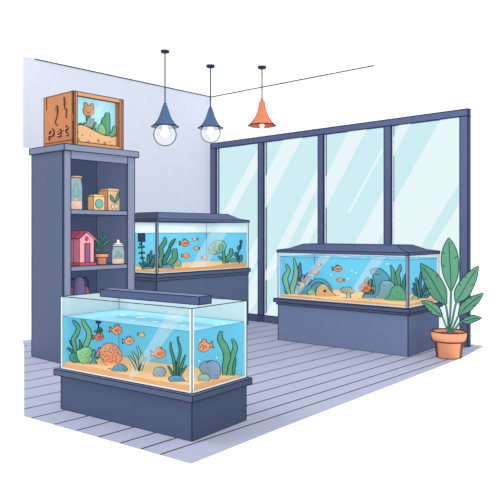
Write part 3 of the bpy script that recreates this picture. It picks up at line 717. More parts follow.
# ------------------------------------------------------------------ things in the tanks
class Tank:
    def __init__(s, fr, L, Dp, zb, sf, side): s.fr = fr; s.L = L; s.D = Dp; s.zb = zb; s.sf = sf; s.side = side
    def ground(s, px, py):
        z = s.zb + s.sf(.5, .5); g = .05
        for _ in range(4):
            u, v, _z = s.fr.loc(on_z(px, py, z))
            v = min(max(v, g), s.D - g); 
            if u > -g * .6 or u < -s.L + g:
                u = min(max(u, -s.L + g), -g * .6)
                # stay on the ray's column
                p = s.fr.at_x(px, 300, u); v = min(max(p[1], g), s.D - g)
            else:
                u = s.fr.at_y(px, 300, v)[0]
                u = min(max(u, -s.L + g), -g * .6)
            z = s.zb + s.sf((u + s.L) / s.L, v / s.D)
        return s.fr.wld(u, v, z - .004)
    def item(s, crop, o, dz=0):
        p = s.ground(*o); it = Item(p, crop, o); return it
    def swim(s, px, py, f):
        """a point in the water on the column px at fraction f of the way from the nearest to the farthest visible spot"""
        a = None; pts = []
        v = ray(px, py)
        for t in [i * .01 for i in range(200, 1300)]:
            q = O + v * t; u, w_, z = s.fr.loc(q)
            if -s.L + .09 < u < -.07 and .07 < w_ < s.D - .07: pts.append(q)
        if not pts:   # a column that only grazes the tank: the spot nearest to its inside
            best = min((O + v * (i * .01) for i in range(200, 1300)), key=lambda q: (lambda l: max(0, -s.L + .06 - l[0]) + max(0, l[0] + .05) + max(0, .05 - l[1]) + max(0, l[1] - s.D + .05))(s.fr.loc(q)))
            print('graze', px, py, s.fr.loc(best)); return best
        return pts[int((len(pts) - 1) * f)]
TA = Tank(FA, LA, DA, ZA0, sandA, 'y'); TB = Tank(FB, LB, DB, ZB0, lambda a, b: .045 + .035 * b + .008 * sin(9 * b), 'x'); TCk = Tank(FC, LC, DC, ZC0, lambda a, b: .04 + .03 * b + .005 * sin(11 * a), 'y')

def fish(tank, px, py, ln, ht, d, label, group, f=.4, colr=CORAL, tilt=0, big=True):
    p = tank.swim(px, py, f); it = Item(p, (0, 0, 1), (0, 0)); e = it.root('fish', label, 'fish', group)
    L_ = ln * .72; ct, st_ = cos(radians(tilt)), sin(radians(tilt))
    def R(pts): return [(d * (x * ct - z * st_), x * st_ + z * ct) for x, z in pts]
    off = ln * .14; ik = .42 if big else .34
    m = MB(); body = R([(off + L_ * .5, -ht * .02), (off + L_ * .34, ht * .3), (off + L_ * .02, ht * .47), (off - L_ * .3, ht * .28), (off - L_ * .5, ht * .06), (off - L_ * .5, -ht * .08), (off - L_ * .28, -ht * .33), (off + L_ * .05, -ht * .45), (off + L_ * .36, -ht * .28)])
    sf = m.blob(body, ht * .26, colr, ik, INKB if not big else INK)
    if big:
        m.stroke(R([(off + L_ * .14, ht * .26), (off + L_ * .08, 0), (off + L_ * .14, -ht * .24)]), sf, .28)
        m.stroke(R([(off - L_ * .12, ht * .14), (off - L_ * .2, 0), (off - L_ * .12, -ht * .14)]), sf, .25)
        m.stroke(R([(off - L_ * .02, -ht * .12), (off - L_ * .06, ht * .05), (off - L_ * .0, ht * .12)]), sf, .25)
    it.kid(m, 'body', e)
    m = MB(); x0 = off - L_ * .47
    m.plate(R([(x0, ht * .07), (x0 - ln * .2, ht * .3), (x0 - ln * .17, 0), (x0 - ln * .2, -ht * .3), (x0, -ht * .07)]), ht * .04, colr, ik, INKB if not big else INK, 3); it.kid(m, 'tail_fin', e)
    m = MB(); c_ = R([(off + L_ * .3, ht * .06)])[0]
    yy = sf(*c_); r = .62 if big else .45
    m.blob([(c_[0] + r * cos(t), c_[1] + r * sin(t)) for t in [k * pi / 4 for k in range(8)]], .5, INK, 0, None, 2, yy); it.kid(m, 'eye', e)
    if big:
        m = MB(); m.plate(R([(off + L_ * .2, ht * .4), (off - L_ * .02, ht * .62), (off - L_ * .28, ht * .5), (off - L_ * .25, ht * .3), (off, ht * .42)]), ht * .04, colr, ik * .9, None, 3, .1); it.kid(m, 'dorsal_fin', e)
GA = 'orange fish in the nearest aquarium'
fish(TA, 97.5, 337, 12, 8, 1, 'reddish fish beneath the small filter in the nearest tank', GA, .5, mat('#ee7e60', .95))
fish(TA, 115, 330, 14, 9.5, 1, 'plump orange fish above the round brain coral in nearest tank', GA, .4, tilt=-8)
fish(TA, 127.5, 341, 13, 8, 1, 'peach orange fish just right of the brain coral in nearest tank', GA, .35, PEACH)
fish(TA, 140.8, 334.5, 8.5, 5, 1, 'tiniest orange fish of the nearest tank, alone in mid water', GA, .4, PEACH, -10, False)
fish(TA, 157.5, 353.5, 17, 11, 1, 'large orange fish above the round grey pebble in nearest tank', GA, .3)
fish(TA, 206.5, 346, 17, 12, -1, 'orange fish swimming above the grey boulder behind the end glass', GA, .4, tilt=-12)
GBf = 'orange fish in the rear aquarium'
fish(TB, 183.5, 243.2, 11, 7, 1, 'larger orange fish at the upper left of the rear tank', GBf, .4)
fish(TB, 185, 255.6, 9, 5.5, 1, 'small orange fish right of the green kelp in rear tank', GBf, .4, CORAL, 0, False)
fish(TB, 195.4, 239, 6.5, 4, -1, 'tiny peach fish highest in the rear tank', GBf, .4, PEACH, 0, False)
fish(TB, 197, 248.3, 6.5, 4, -1, 'tiny peach fish middle of the three in rear tank', GBf, .4, PEACH, 0, False)
fish(TB, 204.2, 257.4, 7, 4.2, 1, 'pale pink tiny fish lowest in the rear tank', GBf, .4, mat('#f4bfa6', .95), 0, False)
GCf = 'fish in the window aquarium'
fish(TCk, 319, 264.8, 6.5, 4, -1, 'tiny pink fish nearest the surface in the window tank', GCf, .3, mat('#f0a9a0', .95), 0, False)
fish(TCk, 314, 271.8, 10, 6.5, 1, 'rosy pink fish above the teal rock in window tank', GCf, .3, mat('#ef9c8c', .95), 0, False)
fish(TCk, 336.5, 268.8, 11, 6.2, 1, 'orange fish with dark fins swimming in mid window tank', GCf, .3)
fish(TCk, 341, 280, 8.5, 5, -1, 'small tan fish above the mushroom coral in window tank', GCf, .3, mat('#eea866', .95), 0, False)
fish(TCk, 367.5, 288, 16, 9.5, -1, 'red orange fish in front of the teal boulder in window tank', GCf, .04, mat('#ee7e5c', .95))

def plant(tank, crop, o, name, blades, label, cat='water plant', group=None, kid='blade', t=.8, ik=IK):
    it = tank.item(crop, o); e = it.root(name, label, cat, group)
    for k, b in enumerate(blades):
        pts, ww = b[0], b[1]; c_ = b[2] if len(b) > 2 else G_M
        m = MB(); m.ribbon(it.c(pts), it.w(ww), t, c_, ik, None, 4, (k % 3 - 1) * .9); it.kid(m, kid, e)
    return e, it
def lump(tank, crop, o, name, out, c_, label, cat, t=.5, dots=(), strokes=(), im=None, plate=False, group=None, extra=(), ik=IK, dr=.45):
    it = tank.item(crop, o); m = MB(); P = it.c(out)
    wd = max(p[0] for p in P) - min(p[0] for p in P); hh = max(p[1] for p in P) - min(p[1] for p in P)
    th = min(wd, hh) * .5 * t
    sf = (m.plate if plate else m.blob)(P, th, c_, ik, im)
    m.dots(it.c(dots), sf, dr, im)
    for s_ in strokes: m.stroke(it.c(s_), sf, .3, im)
    for out2, c2, y_ in extra:
        m.blob(it.c(out2), th * .8, c2, ik, im, 4, y_)
    return it.solo(m, name, label, cat, group)

# --- nearest tank
plant(TA, K1, (77, 361), 'kelp', [([(140, 420), (125, 300), (112, 235), (140, 190), (152, 140), (128, 100), (108, 75)], [20, 34, 36, 34, 32, 28, 10], G_M),
     ([(205, 400), (200, 320), (215, 280), (238, 225), (235, 170), (205, 120), (190, 75), (205, 55), (222, 62)], [20, 30, 44, 44, 40, 34, 22, 10, 6], mat('#7fb98b', .92)),
     ([(140, 330), (105, 275), (82, 245)], [24, 22, 6], G_D), ([(135, 360), (98, 328), (65, 303)], [22, 22, 8], G_D), ([(160, 370), (172, 290), (160, 238)], [22, 20, 5], G_D)],
     'two tall wavy green kelp blades at the left end of nearest tank')
lump(TA, K1, (76, 363), 'leafy_coral', [(80, 390), (95, 360), (130, 355), (150, 400), (160, 440), (130, 442), (95, 422)], G_D, 'dark green leafy lump left of the dotted green sponge', 'coral')
lump(TA, K1, (94.5, 363.5), 'teal_seaweed', [(250, 440), (268, 400), (262, 350), (285, 322), (294, 350), (285, 385), (327, 392), (292, 412), (307, 437)], mat('#5da79b', .92), 'teal ragged seaweed right of the dotted green sponge', 'water plant', .3, plate=True)
lump(TA, K1, (84, 366), 'green_sponge', [(140, 370), (150, 345), (170, 342), (195, 325), (235, 325), (262, 345), (265, 375), (245, 405), (236, 445), (215, 462), (185, 457), (163, 440), (150, 410)], G_L,
     'pale green dotted sponge at the foot of the kelp', 'sponge', .45, [(170, 385), (210, 375), (190, 405), (218, 403), (200, 435), (235, 360), (182, 360)])
sq = []
for k in range(26):
    a = k * 2.4; r = 46 * sqrt((k + .5) / 26); x = 254 + r * cos(a); y = 215 + r * .92 * sin(a); b = random.uniform(0, 6.28)
    sq.append([(x - 5 * cos(b), y - 5 * sin(b)), (x + 2 * sin(b), y - 2 * cos(b)), (x + 5 * cos(b), y + 5 * sin(b))])
lump(TA, K1, (98.5, 356), 'pink_coral', [(305, 395), (300, 345), (315, 310), (325, 290), (342, 300), (345, 330), (325, 345), (325, 395)], mat('#c9a7b4', .92), 'small pinkish coral peeking out behind the brain coral', 'coral', .3, plate=True)
lump(TA, K2, (111, 363), 'brain_coral', [(200, 218), (205, 188), (225, 168), (252, 162), (285, 180), (305, 212), (308, 245), (290, 262), (255, 266), (220, 256)], mat('#ee9872', 1.0, emit=.6), 'large round orange brain coral with squiggled surface', 'coral', .75, strokes=sq, im=INKB)
lump(TA, K2, (119.5, 372), 'blue_stone', [(258, 302), (275, 280), (300, 270), (325, 282), (336, 303), (300, 312), (275, 309)], BLUE, 'smooth blue stone in front of the brain coral', 'stone', .6, [(315, 292)])
lump(TA, K2, (109, 370), 'snail_shell', [(236, 302), (243, 295), (254, 297), (262, 303), (250, 307)], mat('#4b4658', .9), 'tiny dark shell left of the smooth blue stone', 'shell', .6)
PT = mat('#b5cfae', .92)
plant(TA, K2, (138.5, 371), 'pale_grass_tuft', [([(388, 302), (370, 260), (343, 222)], [10, 13, 6], PT), ([(390, 302), (383, 245), (363, 203)], [10, 13, 6], PT), ([(395, 302), (402, 235), (386, 176)], [10, 14, 6], PT), ([(402, 302), (416, 262), (428, 235)], [10, 13, 5], PT), ([(399, 302), (412, 250), (404, 208)], [10, 13, 5], PT)],
      'pale green grass tuft in the middle of the nearest tank')
lump(TA, K3, (159.5, 376.5), 'grey_pebble', [(18, 310), (25, 290), (48, 281), (72, 290), (80, 312), (62, 332), (35, 333), (20, 322)], GREY, 'round grey pebble below the large orange fish', 'stone', .8, [(35, 305), (48, 318), (60, 300)])
plant(TA, K3, (176, 377), 'dark_grass_tuft', [([(125, 335), (120, 250), (105, 190), (103, 155)], [8, 13, 11, 4], G_D), ([(135, 335), (140, 260), (151, 200), (138, 140), (146, 132)], [8, 13, 11, 6, 3], G_D), ([(140, 335), (160, 270), (177, 222)], [9, 13, 4], G_D), ([(125, 335), (105, 300), (90, 273)], [9, 12, 4], G_D), ([(140, 335), (165, 300), (183, 276)], [9, 12, 4], G_D), ([(130, 335), (128, 280), (122, 240)], [8, 12, 4], G_M)],
      'tall thin dark green grass tuft near the front corner of nearest tank')
lump(TA, K3, (176.5, 383), 'blue_stone', [(93, 347), (105, 333), (140, 331), (164, 345), (173, 366), (140, 363), (105, 360)], BLUE, 'flat blue stone at the foot of the dark grass tuft', 'stone', .6, [(125, 345), (150, 352)])
lump(TA, K3, (211, 379), 'grey_boulder', [(278, 290), (285, 262), (315, 252), (345, 270), (352, 310), (337, 342), (300, 349), (280, 332)], GREYB, 'big grey boulder of two lobes behind the end glass', 'boulder', .7, [(290, 285), (300, 280), (330, 320)],
     extra=[([(248, 292), (258, 267), (285, 256), (300, 285), (285, 325), (262, 318)], GREYB, 2.5)])
lump(TA, K3, (209, 366), 'green_moss_cap', [(272, 254), (285, 236), (308, 231), (322, 244), (302, 256)], G_M, 'green moss clump behind the top of the grey boulder', 'moss', .5)
lump(TA, K3, (204, 382.3), 'small_green_stone', [(240, 345), (255, 325), (280, 324), (298, 340), (290, 360), (255, 363)], mat('#a3b8a5', .92), 'small grey green stone in front of the grey boulder', 'stone', .7, [(262, 345), (280, 342)])
plant(TA, K3, (228, 375), 'kelp', [([(372, 327), (375, 280), (385, 230), (372, 180), (350, 140), (356, 102)], [20, 28, 34, 34, 28, 12], G_M), ([(395, 327), (400, 270), (416, 220), (426, 180), (410, 142)], [28, 28, 26, 22, 8], G_M), ([(408, 327), (416, 280), (426, 235)], [24, 26, 8], G_D)],
      'wavy green kelp at the right end of the nearest tank')
def bubbles(tank, pts, label, group, r=.75):
    for px, py in pts:
        p = tank.swim(px, py, .25); s = depth(p) / F; m = MB()
        m.lathe([(0.02, -r)] + [(r * cos(a), r * sin(a)) for a in (-1, -.5, 0, .5, 1)] + [(.02, r)], mat('#e8f7fb', .98), 10)
        tag(m.build('bubble', None, s, p), label, 'bubble', group)
bubbles(TA, [(200, 340), (217, 357.5), (214, 361), (199, 361), (236, 368)], 'tiny white bubble rising near the end glass of nearest tank', 'bubbles in the nearest tank')
bubbles(TB, [(151, 240)], 'tiny white bubble right of the filter in the rear tank', 'bubbles in the rear tank')
bubbles(TCk, [(331, 275), (348, 278.4), (352, 271), (356, 273), (387.5, 264)], 'tiny white bubble rising in the window tank', 'bubbles in the window tank')

def filt(tank, px, py, wd, ht, label, f, hose):
    p = tank.swim(px, py, f); s = depth(p) / F; it = Item(p, (0, 0, 1), (0, 0)); e = it.root('aquarium_filter', label, 'filter')
    m = MB(); m.box(-wd / 2, wd / 2, -wd * .3, wd * .3, -ht, 0, mat('#3c475e', .9), .4); it.kid(m, 'housing', e)
    m = MB(); m.tube([(0, 0, -ht), (0, 0, -ht - hose)], .8, INK, 6); it.kid(m, 'intake', e)
    return it
filt(TA, 98.5, 318, 5, 5, 'small dark filter hanging above the red fish in nearest tank', .93, 5)
it = Item(TA.swim(98.5, 334, .93), K1, (98.5, 334)); m = MB()
for q in ([(322, 190), (305, 180), (285, 175)], [(325, 190), (340, 165), (335, 145)], [(322, 190), (318, 160), (322, 140)], [(325, 192), (345, 180), (350, 160)]): m.ribbon(it.c(q), it.w([10, 16, 5]), .4, G_D, .35)
it.solo(m, 'hanging_plant', 'little green plant hanging below the small dark filter', 'water plant')
filt(TB, 141.6, 233.6, 7, 8, 'dark filter box hanging at the left end of the rear tank', .75, 3)
it = Item(TB.swim(141.5, 245, .72), K4, (141.5, 245)); m = MB()
m.ribbon(it.c([(95, 150), (100, 200), (98, 240), (110, 320)]), it.w([6, 5, 5, 4]), .4, G_D, .35)
for q in ([(98, 190), (80, 185), (68, 192)], [(98, 190), (112, 180), (118, 190)], [(98, 235), (82, 232), (75, 240)], [(100, 240), (115, 230), (122, 238)], [(98, 165), (85, 160), (78, 168)], [(102, 280), (92, 275), (86, 282)], [(105, 285), (114, 275), (120, 280)]): m.ribbon(it.c(q), it.w([6, 14, 4]), .4, G_D, .35)
it.solo(m, 'trailing_vine', 'thin green vine trailing below the dark filter box', 'water plant')

# --- rear tank
plant(TB, K4, (147, 269), 'fern', [([(140, 372), (108, 340), (76, 310)], [14, 26, 8], DTEAL), ([(142, 372), (125, 325), (103, 295)], [14, 22, 8], DTEAL), ([(150, 372), (165, 300), (178, 212)], [16, 34, 12], DTEAL), ([(155, 350), (152, 290), (148, 240)], [12, 24, 8], DTEAL), ([(155, 372), (185, 310), (205, 245)], [14, 28, 10], DTEAL), ([(158, 372), (190, 345), (208, 318)], [14, 24, 8], DTEAL)],
      'bushy dark teal fern at the left end of the rear tank')
lump(TB, K4, (147, 270.5), 'green_stone', [(103, 370), (125, 355), (175, 355), (187, 372), (150, 382), (115, 380)], mat('#5f9f8f', .9), 'flat green stone under the dark teal fern', 'stone', .5)
plant(TB, K4, (163, 268), 'kelp', [([(268, 365), (250, 300), (264, 250), (258, 190), (290, 140), (290, 98)], [22, 34, 34, 34, 32, 14], G_M), ([(285, 360), (290, 290), (320, 225), (332, 180)], [22, 36, 34, 10], G_D), ([(322, 200), (348, 150), (377, 113)], [10, 28, 8], G_D), ([(300, 355), (345, 305), (372, 265), (368, 196)], [20, 44, 48, 40], G_M), ([(262, 365), (246, 320), (244, 280)], [22, 30, 8], G_D)],
      'clump of broad green kelp near the corner post of rear tank')
lump(TB, K4, (167.5, 269), 'grey_blue_stone', [(260, 356), (280, 338), (325, 330), (358, 350), (352, 368), (280, 371)], mat('#7d9fae', .9), 'grey blue stone at the foot of the broad kelp', 'stone', .6)
lump(TB, K4, (176.5, 267), 'green_puffer', [(350, 332), (365, 300), (385, 276), (407, 290), (427, 320), (415, 347), (380, 351)], OLIVE, 'pale green spiky lump with a dark eye spot beside the broad kelp', 'sponge', .6, [(384, 312), (370, 330), (402, 330)])
VEN = [[(185, 130), (195, 160), (190, 190)], [(215, 105), (205, 150), (225, 190)], [(245, 105), (240, 145), (250, 175)], [(265, 120), (275, 140), (268, 165)], [(170, 160), (180, 175)]]
e, it = plant(TB, K5, (225, 264.5), 'fan_coral', [([(285, 292), (283, 230), (276, 160)], [22, 24, 24], G_M), ([(285, 238), (262, 240), (235, 222)], [18, 20, 12], G_M), ([(295, 292), (310, 238), (338, 210), (345, 158)], [20, 28, 32, 26], G_M)], 'large round veined green coral on a stalk in rear tank', 'coral', None, 'stalk')
m = MB(); sf = m.blob(it.c([(155, 160), (175, 120), (215, 95), (265, 92), (298, 115), (297, 155), (270, 180), (225, 200), (180, 205), (160, 190)]), 2.5, mat('#8fc19f', .95), IK, None, 4, -1)
for q in VEN: m.stroke(it.c(q), sf, .28)
it.kid(m, 'fan', e)
lump(TB, K5, (234, 264), 'green_mound', [(318, 286), (338, 255), (365, 245), (395, 265), (407, 286)], mat('#62a08c', .92), 'low green mound right of the stalked coral in rear tank', 'stone', .6)
e, it = plant(TB, K5, (239, 264), 'berry_seaweed', [([(405, 285), (396, 225), (414, 165), (425, 100)], [8, 7, 6, 4], DTEAL)], 'slim dark seaweed with round leaves by the right end of rear tank', 'water plant', None, 'stem')
for cx_, cy_, rx, ry in ((425, 108, 12, 16), (408, 160, 15, 18), (422, 140, 9, 14), (380, 212, 14, 18), (396, 235, 14, 16), (425, 240, 13, 22), (412, 268, 18, 16)):
    m = MB(); m.blob(it.c([(cx_ + rx * cos(t), cy_ + ry * sin(t)) for t in [k * pi / 4 for k in range(8)]]), .8, DTEAL, .38, None, 3, -.3); it.kid(m, 'leaf', e)

# --- window tank
plant(TCk, K9, (291, 293), 'kelp', [([(135, 352), (122, 310), (113, 260), (131, 220), (118, 184)], [16, 26, 28, 22, 8], mat('#8fbf9b', .92)), ([(152, 355), (150, 320), (165, 270), (171, 215), (160, 150)], [20, 30, 28, 22, 6], mat('#8fbf9b', .92)), ([(128, 350), (118, 335), (126, 322)], [10, 14, 6], OLIVE)],
      'pair of pale green kelp blades at the left end of window tank')
plant(TCk, K6, (303, 291), 'agave', [([(70, 320), (38, 185), (46, 98)], [16, 36, 8], mat('#5d7f9b', .9)), ([(75, 320), (45, 230), (20, 190)], [14, 26, 6], mat('#5d7f9b', .9)), ([(85, 320), (92, 230), (112, 182)], [14, 26, 6], mat('#7f93a8', .9))],
      'dark blue pointed water plant behind the grey star plant', kid='leaf')
plant(TCk, K6, (304.5, 292), 'star_plant', [([(78, 320), (58, 250), (78, 202)], [14, 28, 6], GREY), ([(82, 320), (108, 255), (132, 212)], [14, 28, 6], GREY), ([(88, 320), (118, 278), (134, 238)], [14, 24, 6], GREY), ([(72, 320), (40, 275), (22, 240)], [14, 26, 6], GREY)],
      'grey star shaped water plant left of the teal rock in window tank', kid='leaf')
lump(TCk, K6, (300, 293), 'pink_coral', [(8, 272), (30, 255), (70, 265), (84, 288), (60, 330), (40, 350), (20, 340), (40, 292)], mat('#d8b8ae', .92), 'pale pink shelf coral under the grey star plant', 'coral', .4, plate=True)
lump(TCk, K6, (316, 294.5), 'teal_rock', [(20, 362), (60, 320), (110, 290), (150, 250), (200, 236), (250, 250), (290, 290), (310, 352), (285, 372), (160, 374), (80, 370)], mat('#5b9cb0', .92), 'broad teal arched rock behind the tan shell', 'boulder', .5, strokes=[[(130, 310), (160, 275), (200, 262), (240, 275)]])
lump(TCk, K6, (326, 296.3), 'tan_shell', [(185, 386), (178, 340), (195, 300), (230, 280), (265, 296), (292, 336), (334, 374), (325, 386)], TAN, 'tan pointed shell with a round hole before the teal rock', 'shell', .4, [(248, 338)], dr=1.4)
lump(TCk, K6, (312, 295), 'small_green_stone', [(102, 362), (115, 332), (150, 330), (177, 362), (160, 379), (125, 372)], OLIVE, 'small olive stone left of the tan pointed shell', 'stone', .5)
e, it = plant(TCk, K6, (348.5, 298), 'mushroom_coral', [([(447, 402), (447, 370), (446, 345)], [34, 30, 28], mat('#c9c8b8', .92))], 'pale mushroom shaped coral in the middle of window tank', 'coral', None, 'stem', 1.2)
m = MB(); m.blob(it.c([(380, 330), (400, 312), (445, 306), (480, 322), (490, 345), (465, 357), (400, 353)]), 2.2, mat('#b3a99a', .95), IK, None, 4, -.6); it.kid(m, 'cap', e)
plant(TCk, K7, (368, 298), 'leaf_tuft', [([(85, 330), (95, 215), (112, 178)], [20, 30, 6], G_M), ([(118, 330), (126, 225), (131, 192)], [18, 24, 6], G_M), ([(150, 330), (140, 240), (143, 200)], [14, 18, 5], G_D)], 'small green leaf tuft behind the red orange fish', kid='leaf')
plant(TCk, K7, (398, 297), 'kelp', [([(335, 340), (318, 200), (317, 135), (297, 82)], [24, 32, 30, 10], G_M), ([(368, 330), (362, 200), (352, 152), (372, 115), (374, 76)], [22, 32, 32, 30, 12], G_M), ([(398, 330), (404, 235), (419, 152)], [24, 30, 6], G_D), ([(350, 330), (345, 240), (335, 170)], [18, 22, 6], mat('#6fb7a5', .92))],
      'dark green kelp behind the green mound in window tank')
lump(TCk, K7, (375, 297.5), 'teal_boulder', [(128, 132), (150, 108), (190, 103), (230, 120), (265, 155), (287, 200), (285, 250), (240, 320), (195, 355), (170, 360), (130, 365), (90, 372), (66, 350), (75, 325), (110, 315), (150, 320), (168, 290), (165, 240), (150, 175)], mat('#6ba6b8', .92), 'tall hooked teal boulder behind the red orange fish', 'boulder', .35, [(170, 125), (185, 128), (112, 340)], [[(150, 150), (180, 158), (215, 150)]], plate=True)
lump(TCk, K7, (384, 298.7), 'grey_teal_boulder', [(158, 360), (195, 330), (205, 280), (215, 232), (250, 210), (300, 218), (328, 250), (315, 300), (265, 352), (225, 364)], mat('#86adb5', .92), 'rounded grey teal boulder left of the green mound', 'boulder', .45, [(245, 250), (235, 245)])
lump(TCk, K7, (396, 300.4), 'green_mound', [(250, 374), (285, 342), (305, 285), (345, 247), (388, 265), (416, 310), (424, 374), (340, 382)], mat('#67a97f', .92), 'smooth green mound near the corner post of window tank', 'boulder', .5, [(355, 305), (325, 342), (345, 355), (375, 330)])
plant(TCk, K8, (420, 299), 'branching_coral', [([(108, 412), (100, 350), (90, 293)], [16, 16, 10], DTEAL), ([(118, 412), (110, 330), (119, 258)], [16, 16, 9], DTEAL), ([(105, 412), (82, 380), (70, 352)], [14, 14, 8], DTEAL), ([(120, 412), (142, 370), (152, 345)], [14, 14, 8], DTEAL), ([(105, 380), (85, 345), (75, 322)], [13, 13, 8], DTEAL), ([(122, 412), (132, 360), (138, 325)], [14, 14, 8], DTEAL), ([(120, 412), (150, 395), (162, 375)], [14, 14, 8], DTEAL)],
      'dark teal branching coral at the right end of window tank', 'coral', None, 'branch')
lump(TCk, K8, (414.5, 300), 'small_olive_stone', [(63, 412), (75, 395), (95, 394), (100, 416), (80, 420)], OLIVE, 'small olive stone left of the branching coral', 'stone', .6)

# nudge anything whose edge would poke through a pane back into its tank
def kin(o):
    yield o
    for c in o.children: yield from kin(c)
bpy.context.view_layer.update()
for tk in (TA, TB, TCk):
    for o in list(bpy.data.objects):
        if o.parent or o.get('kind') or o.get('category') in (None, 'aquarium', 'lamp', 'stand'): continue
        l = tk.fr.loc(o.location)
        if not (-tk.L <= l[0] <= 0 and 0 <= l[1] <= tk.D and l[2] > tk.zb): continue
        us, vs_ = [], []
        for c in kin(o):
            if c.type == 'MESH':
                for v in c.data.vertices:
                    q = tk.fr.loc(c.matrix_world @ v.co); us.append(q[0]); vs_.append(q[1])
        d = Vector((o.location.x, o.location.y, 0)).normalized(); m_ = .012
        need = [((-m_ - max(us)), tk.fr.ex, -1), ((-tk.L + .02 - min(us)), tk.fr.ex, 1), ((m_ - min(vs_)), tk.fr.ey, 1), ((tk.D - .02 - max(vs_)), tk.fr.ey, -1)]
        for n_, ax, sg in need:
            if n_ * sg > 0: o.location = o.location + d * (n_ / d.dot(ax))

EM[0] = .3
# ------------------------------------------------------------------ pendant lamps
def pendant(px, cy, zpy, prof, shade_m, inner_m, label, bulb_r, bulb_y, ring_r, ring_y, cord_m=None):
    p = on_z(px, cy, ZC); d = depth(p); s = d / F
    e = empty('pendant_lamp', p, 0, label, 'lamp', 'pendant lamps hanging from the ceiling')
    zz = lambda py: -(py - cy)      # pixels below the canopy
    m = MB(); m.lathe([(0, 0), (3.9, 0), (4.0, -1.6), (3.2, -2.4), (0, -2.8)], mat('#3b4564', .9, .2), 20, [(4, -.2), (4, -1.7)], .35); m.build('canopy', e, s)
    m = MB(); m.tube([(0, 0, -2.4), (0, 0, zz(prof[0][1]))], .62, mat('#3d404f', .9), 6); m.build('cord', e, s)
    P = [(r, zz(y)) for r, y in prof]
    ps = [tuple(v) for v in smooth(P, 4)]
    m = MB(); m.lathe(ps, shade_m, 36, [(P[-1][0], P[-1][1])], .55)
    m.lathe([(max(r - .5, .1), z - .15) for r, z in ps], inner_m, 36)
    sh = m.build('shade', e, s)
    m = MB(); m.lathe([(.1, zz(prof[0][1]) + 1.2), (1.3, zz(prof[0][1]) + 1.0), (1.8, zz(prof[0][1]) - 1.2), (2.3, zz(prof[0][1]) - 2.0)], mat('#5a4a4e', .9), 14); m.build('socket_cap', e, s)
    zb = zz(bulb_y); b = bulb_r
    m = MB(); m.lathe([(.05, zb - b), (b * .5, zb - b * .87), (b * .87, zb - b * .5), (b, zb), (b * .87, zb + b * .5), (b * .62, zb + b * 1.0), (b * .55, zb + b * 1.7), (b * .5, zb + b * 2.1)], mat('#fffdf0', 1.0, .34, INK_HEX, .7, 0), 22); m.build('bulb', e, s)
    if ring_r:
        m = MB(); K = 14
        m.lathe([(ring_r * sin(pi * k / K * .86 + .0) + .02, zz(ring_y) - ring_r * cos(pi * k / K * .86)) for k in range(K + 1)], GLOBE, 36); m.build('glass_globe', e, s)
GLOBE = glass('globe_glass', '#ffffff', '#ffffff', .3, 1, .36, glow=-1)  # white haze glows in the globe, a painted halo round the bulb
BL = mat('#57749c', .88, .3); BLI = mat('#8ea6c4', 1.0); CO = mat('#f28d6c', .92, .3, '#5a3530'); COI = mat('#d97c62', 1.1)
pendant(165, 50.6, 0, [(1.3, 104), (2.6, 106.5), (4.6, 113), (7.0, 119), (10, 123.4), (13.4, 126.6)], BL, BLI, 'blue bell pendant lamp with round glass globe, nearest the cabinet', 5.4, 133.5, 11.5, 134.6)
pendant(210.5, 65.3, 0, [(1.3, 108), (2.4, 110), (4.2, 116), (6.4, 121), (9, 125), (12.2, 128)], BL, BLI, 'blue bell pendant lamp with round glass globe, in the room corner', 4.6, 132.5, 10, 133)
pendant(262, 66.5, 0, [(1.5, 100.5), (2.8, 102), (4.4, 110), (6.8, 116.5), (10, 121.5), (13.6, 125.5)], CO, COI, 'coral orange bell pendant lamp above the window wall', 2.8, 125.6, 0, 0)

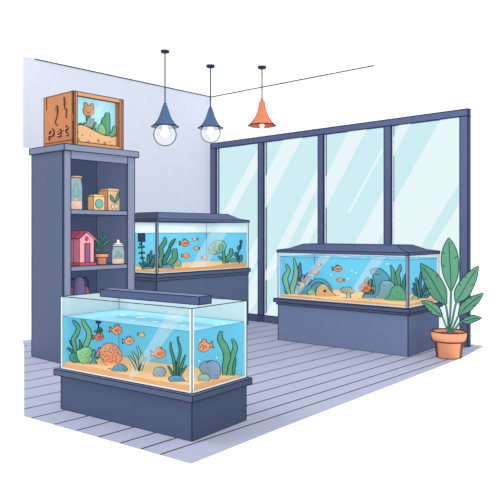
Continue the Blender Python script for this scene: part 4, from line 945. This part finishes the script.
# ------------------------------------------------------------------ big potted plant
base = on_z(450.3, 358.0, 0); base = base + Vector((sin(YAW) * -.05, cos(YAW) * .05, 0))
it = Item(base, K8, (449.2, 356.6)); PL = it.root('potted_plant', 'broad leaved green plant in a large terracotta pot by the window', 'potted plant')
TC2 = mat('#ec9f78', 1.1, .26, '#5a3530', .4)
m = MB(); m.lathe([(0, 0), (12.2, 0), (14.4, 17), (17.2, 17), (17.6, 26), (15.8, 26), (15.2, 22.5), (0, 22.5)], TC2, 40, [(12.2, .3), (17.3, 17), (17.6, 26), (15.8, 26), (14.5, 16)], .42, INKB); it.kid(m, 'pot', PL)
m = MB(); m.disc(0, 0, 15.3, 23, mat('#80584d', .95)); it.kid(m, 'soil', PL)
LF = mat('#63a283', .95, emit=.36); LF2 = mat('#5c9a7e', .95, emit=.36)
lv = [([(451.3, 290), (451, 275), (450, 258), (449.6, 246), (449, 237.4)], [2, 14, 16.5, 11, .8], 0),
      ([(446, 304), (440, 293), (433, 280), (427, 271), (421.8, 263.5)], [3, 15.5, 16, 10.5, .8], 1.5),
      ([(456.4, 301.5), (461, 293), (467, 282), (472, 273.5), (477, 265)], [3, 14, 13.5, 9.5, .8], -.5),
      ([(458.8, 314), (464, 307.5), (470, 301.5), (475.5, 297), (481.6, 291.6)], [2, 10, 10.5, 7.5, .7], -1.5),
      ([(442.6, 315.5), (437.5, 311), (432.5, 306.5), (428, 303.5), (422.8, 301)], [2, 9, 9.5, 6.5, .7], -3),
      ([(461, 320), (466.5, 319), (471.5, 317), (475.5, 316.5), (480, 316)], [1.5, 7, 7, 5, .6], -2.5)]
def loc_(pts): return [(x - it.o[0], it.o[1] - y) for x, y in pts]
for k, (pts, ww, yo) in enumerate(lv):
    m = MB(); m.ribbon(loc_(pts), ww, .7, LF if k % 2 == 0 else LF2, .42, None, 6, yo, True)
    bx, by = pts[0]; mid = (450 + (bx - 450) * .35, (by + 334) / 2 + 3)
    lf = it.kid(m, 'leaf', PL)
    st_m = MB(); P = [(v.x, v.y, v.z) for v in smooth([(x - it.o[0], yo * f, it.o[1] - y) for (x, y), f in zip([(449.5 + (k - 2.5) * .5, 333), mid, pts[0], pts[1]], (0, .6, 1, 1))], 4)]
    st_m.tube(P[:-2], .95, INK, 6); st_m.tube([(a, b - .55, c) for a, b, c in P[:-2]], .62, G_D, 6); it.kid(st_m, 'stem', PL)
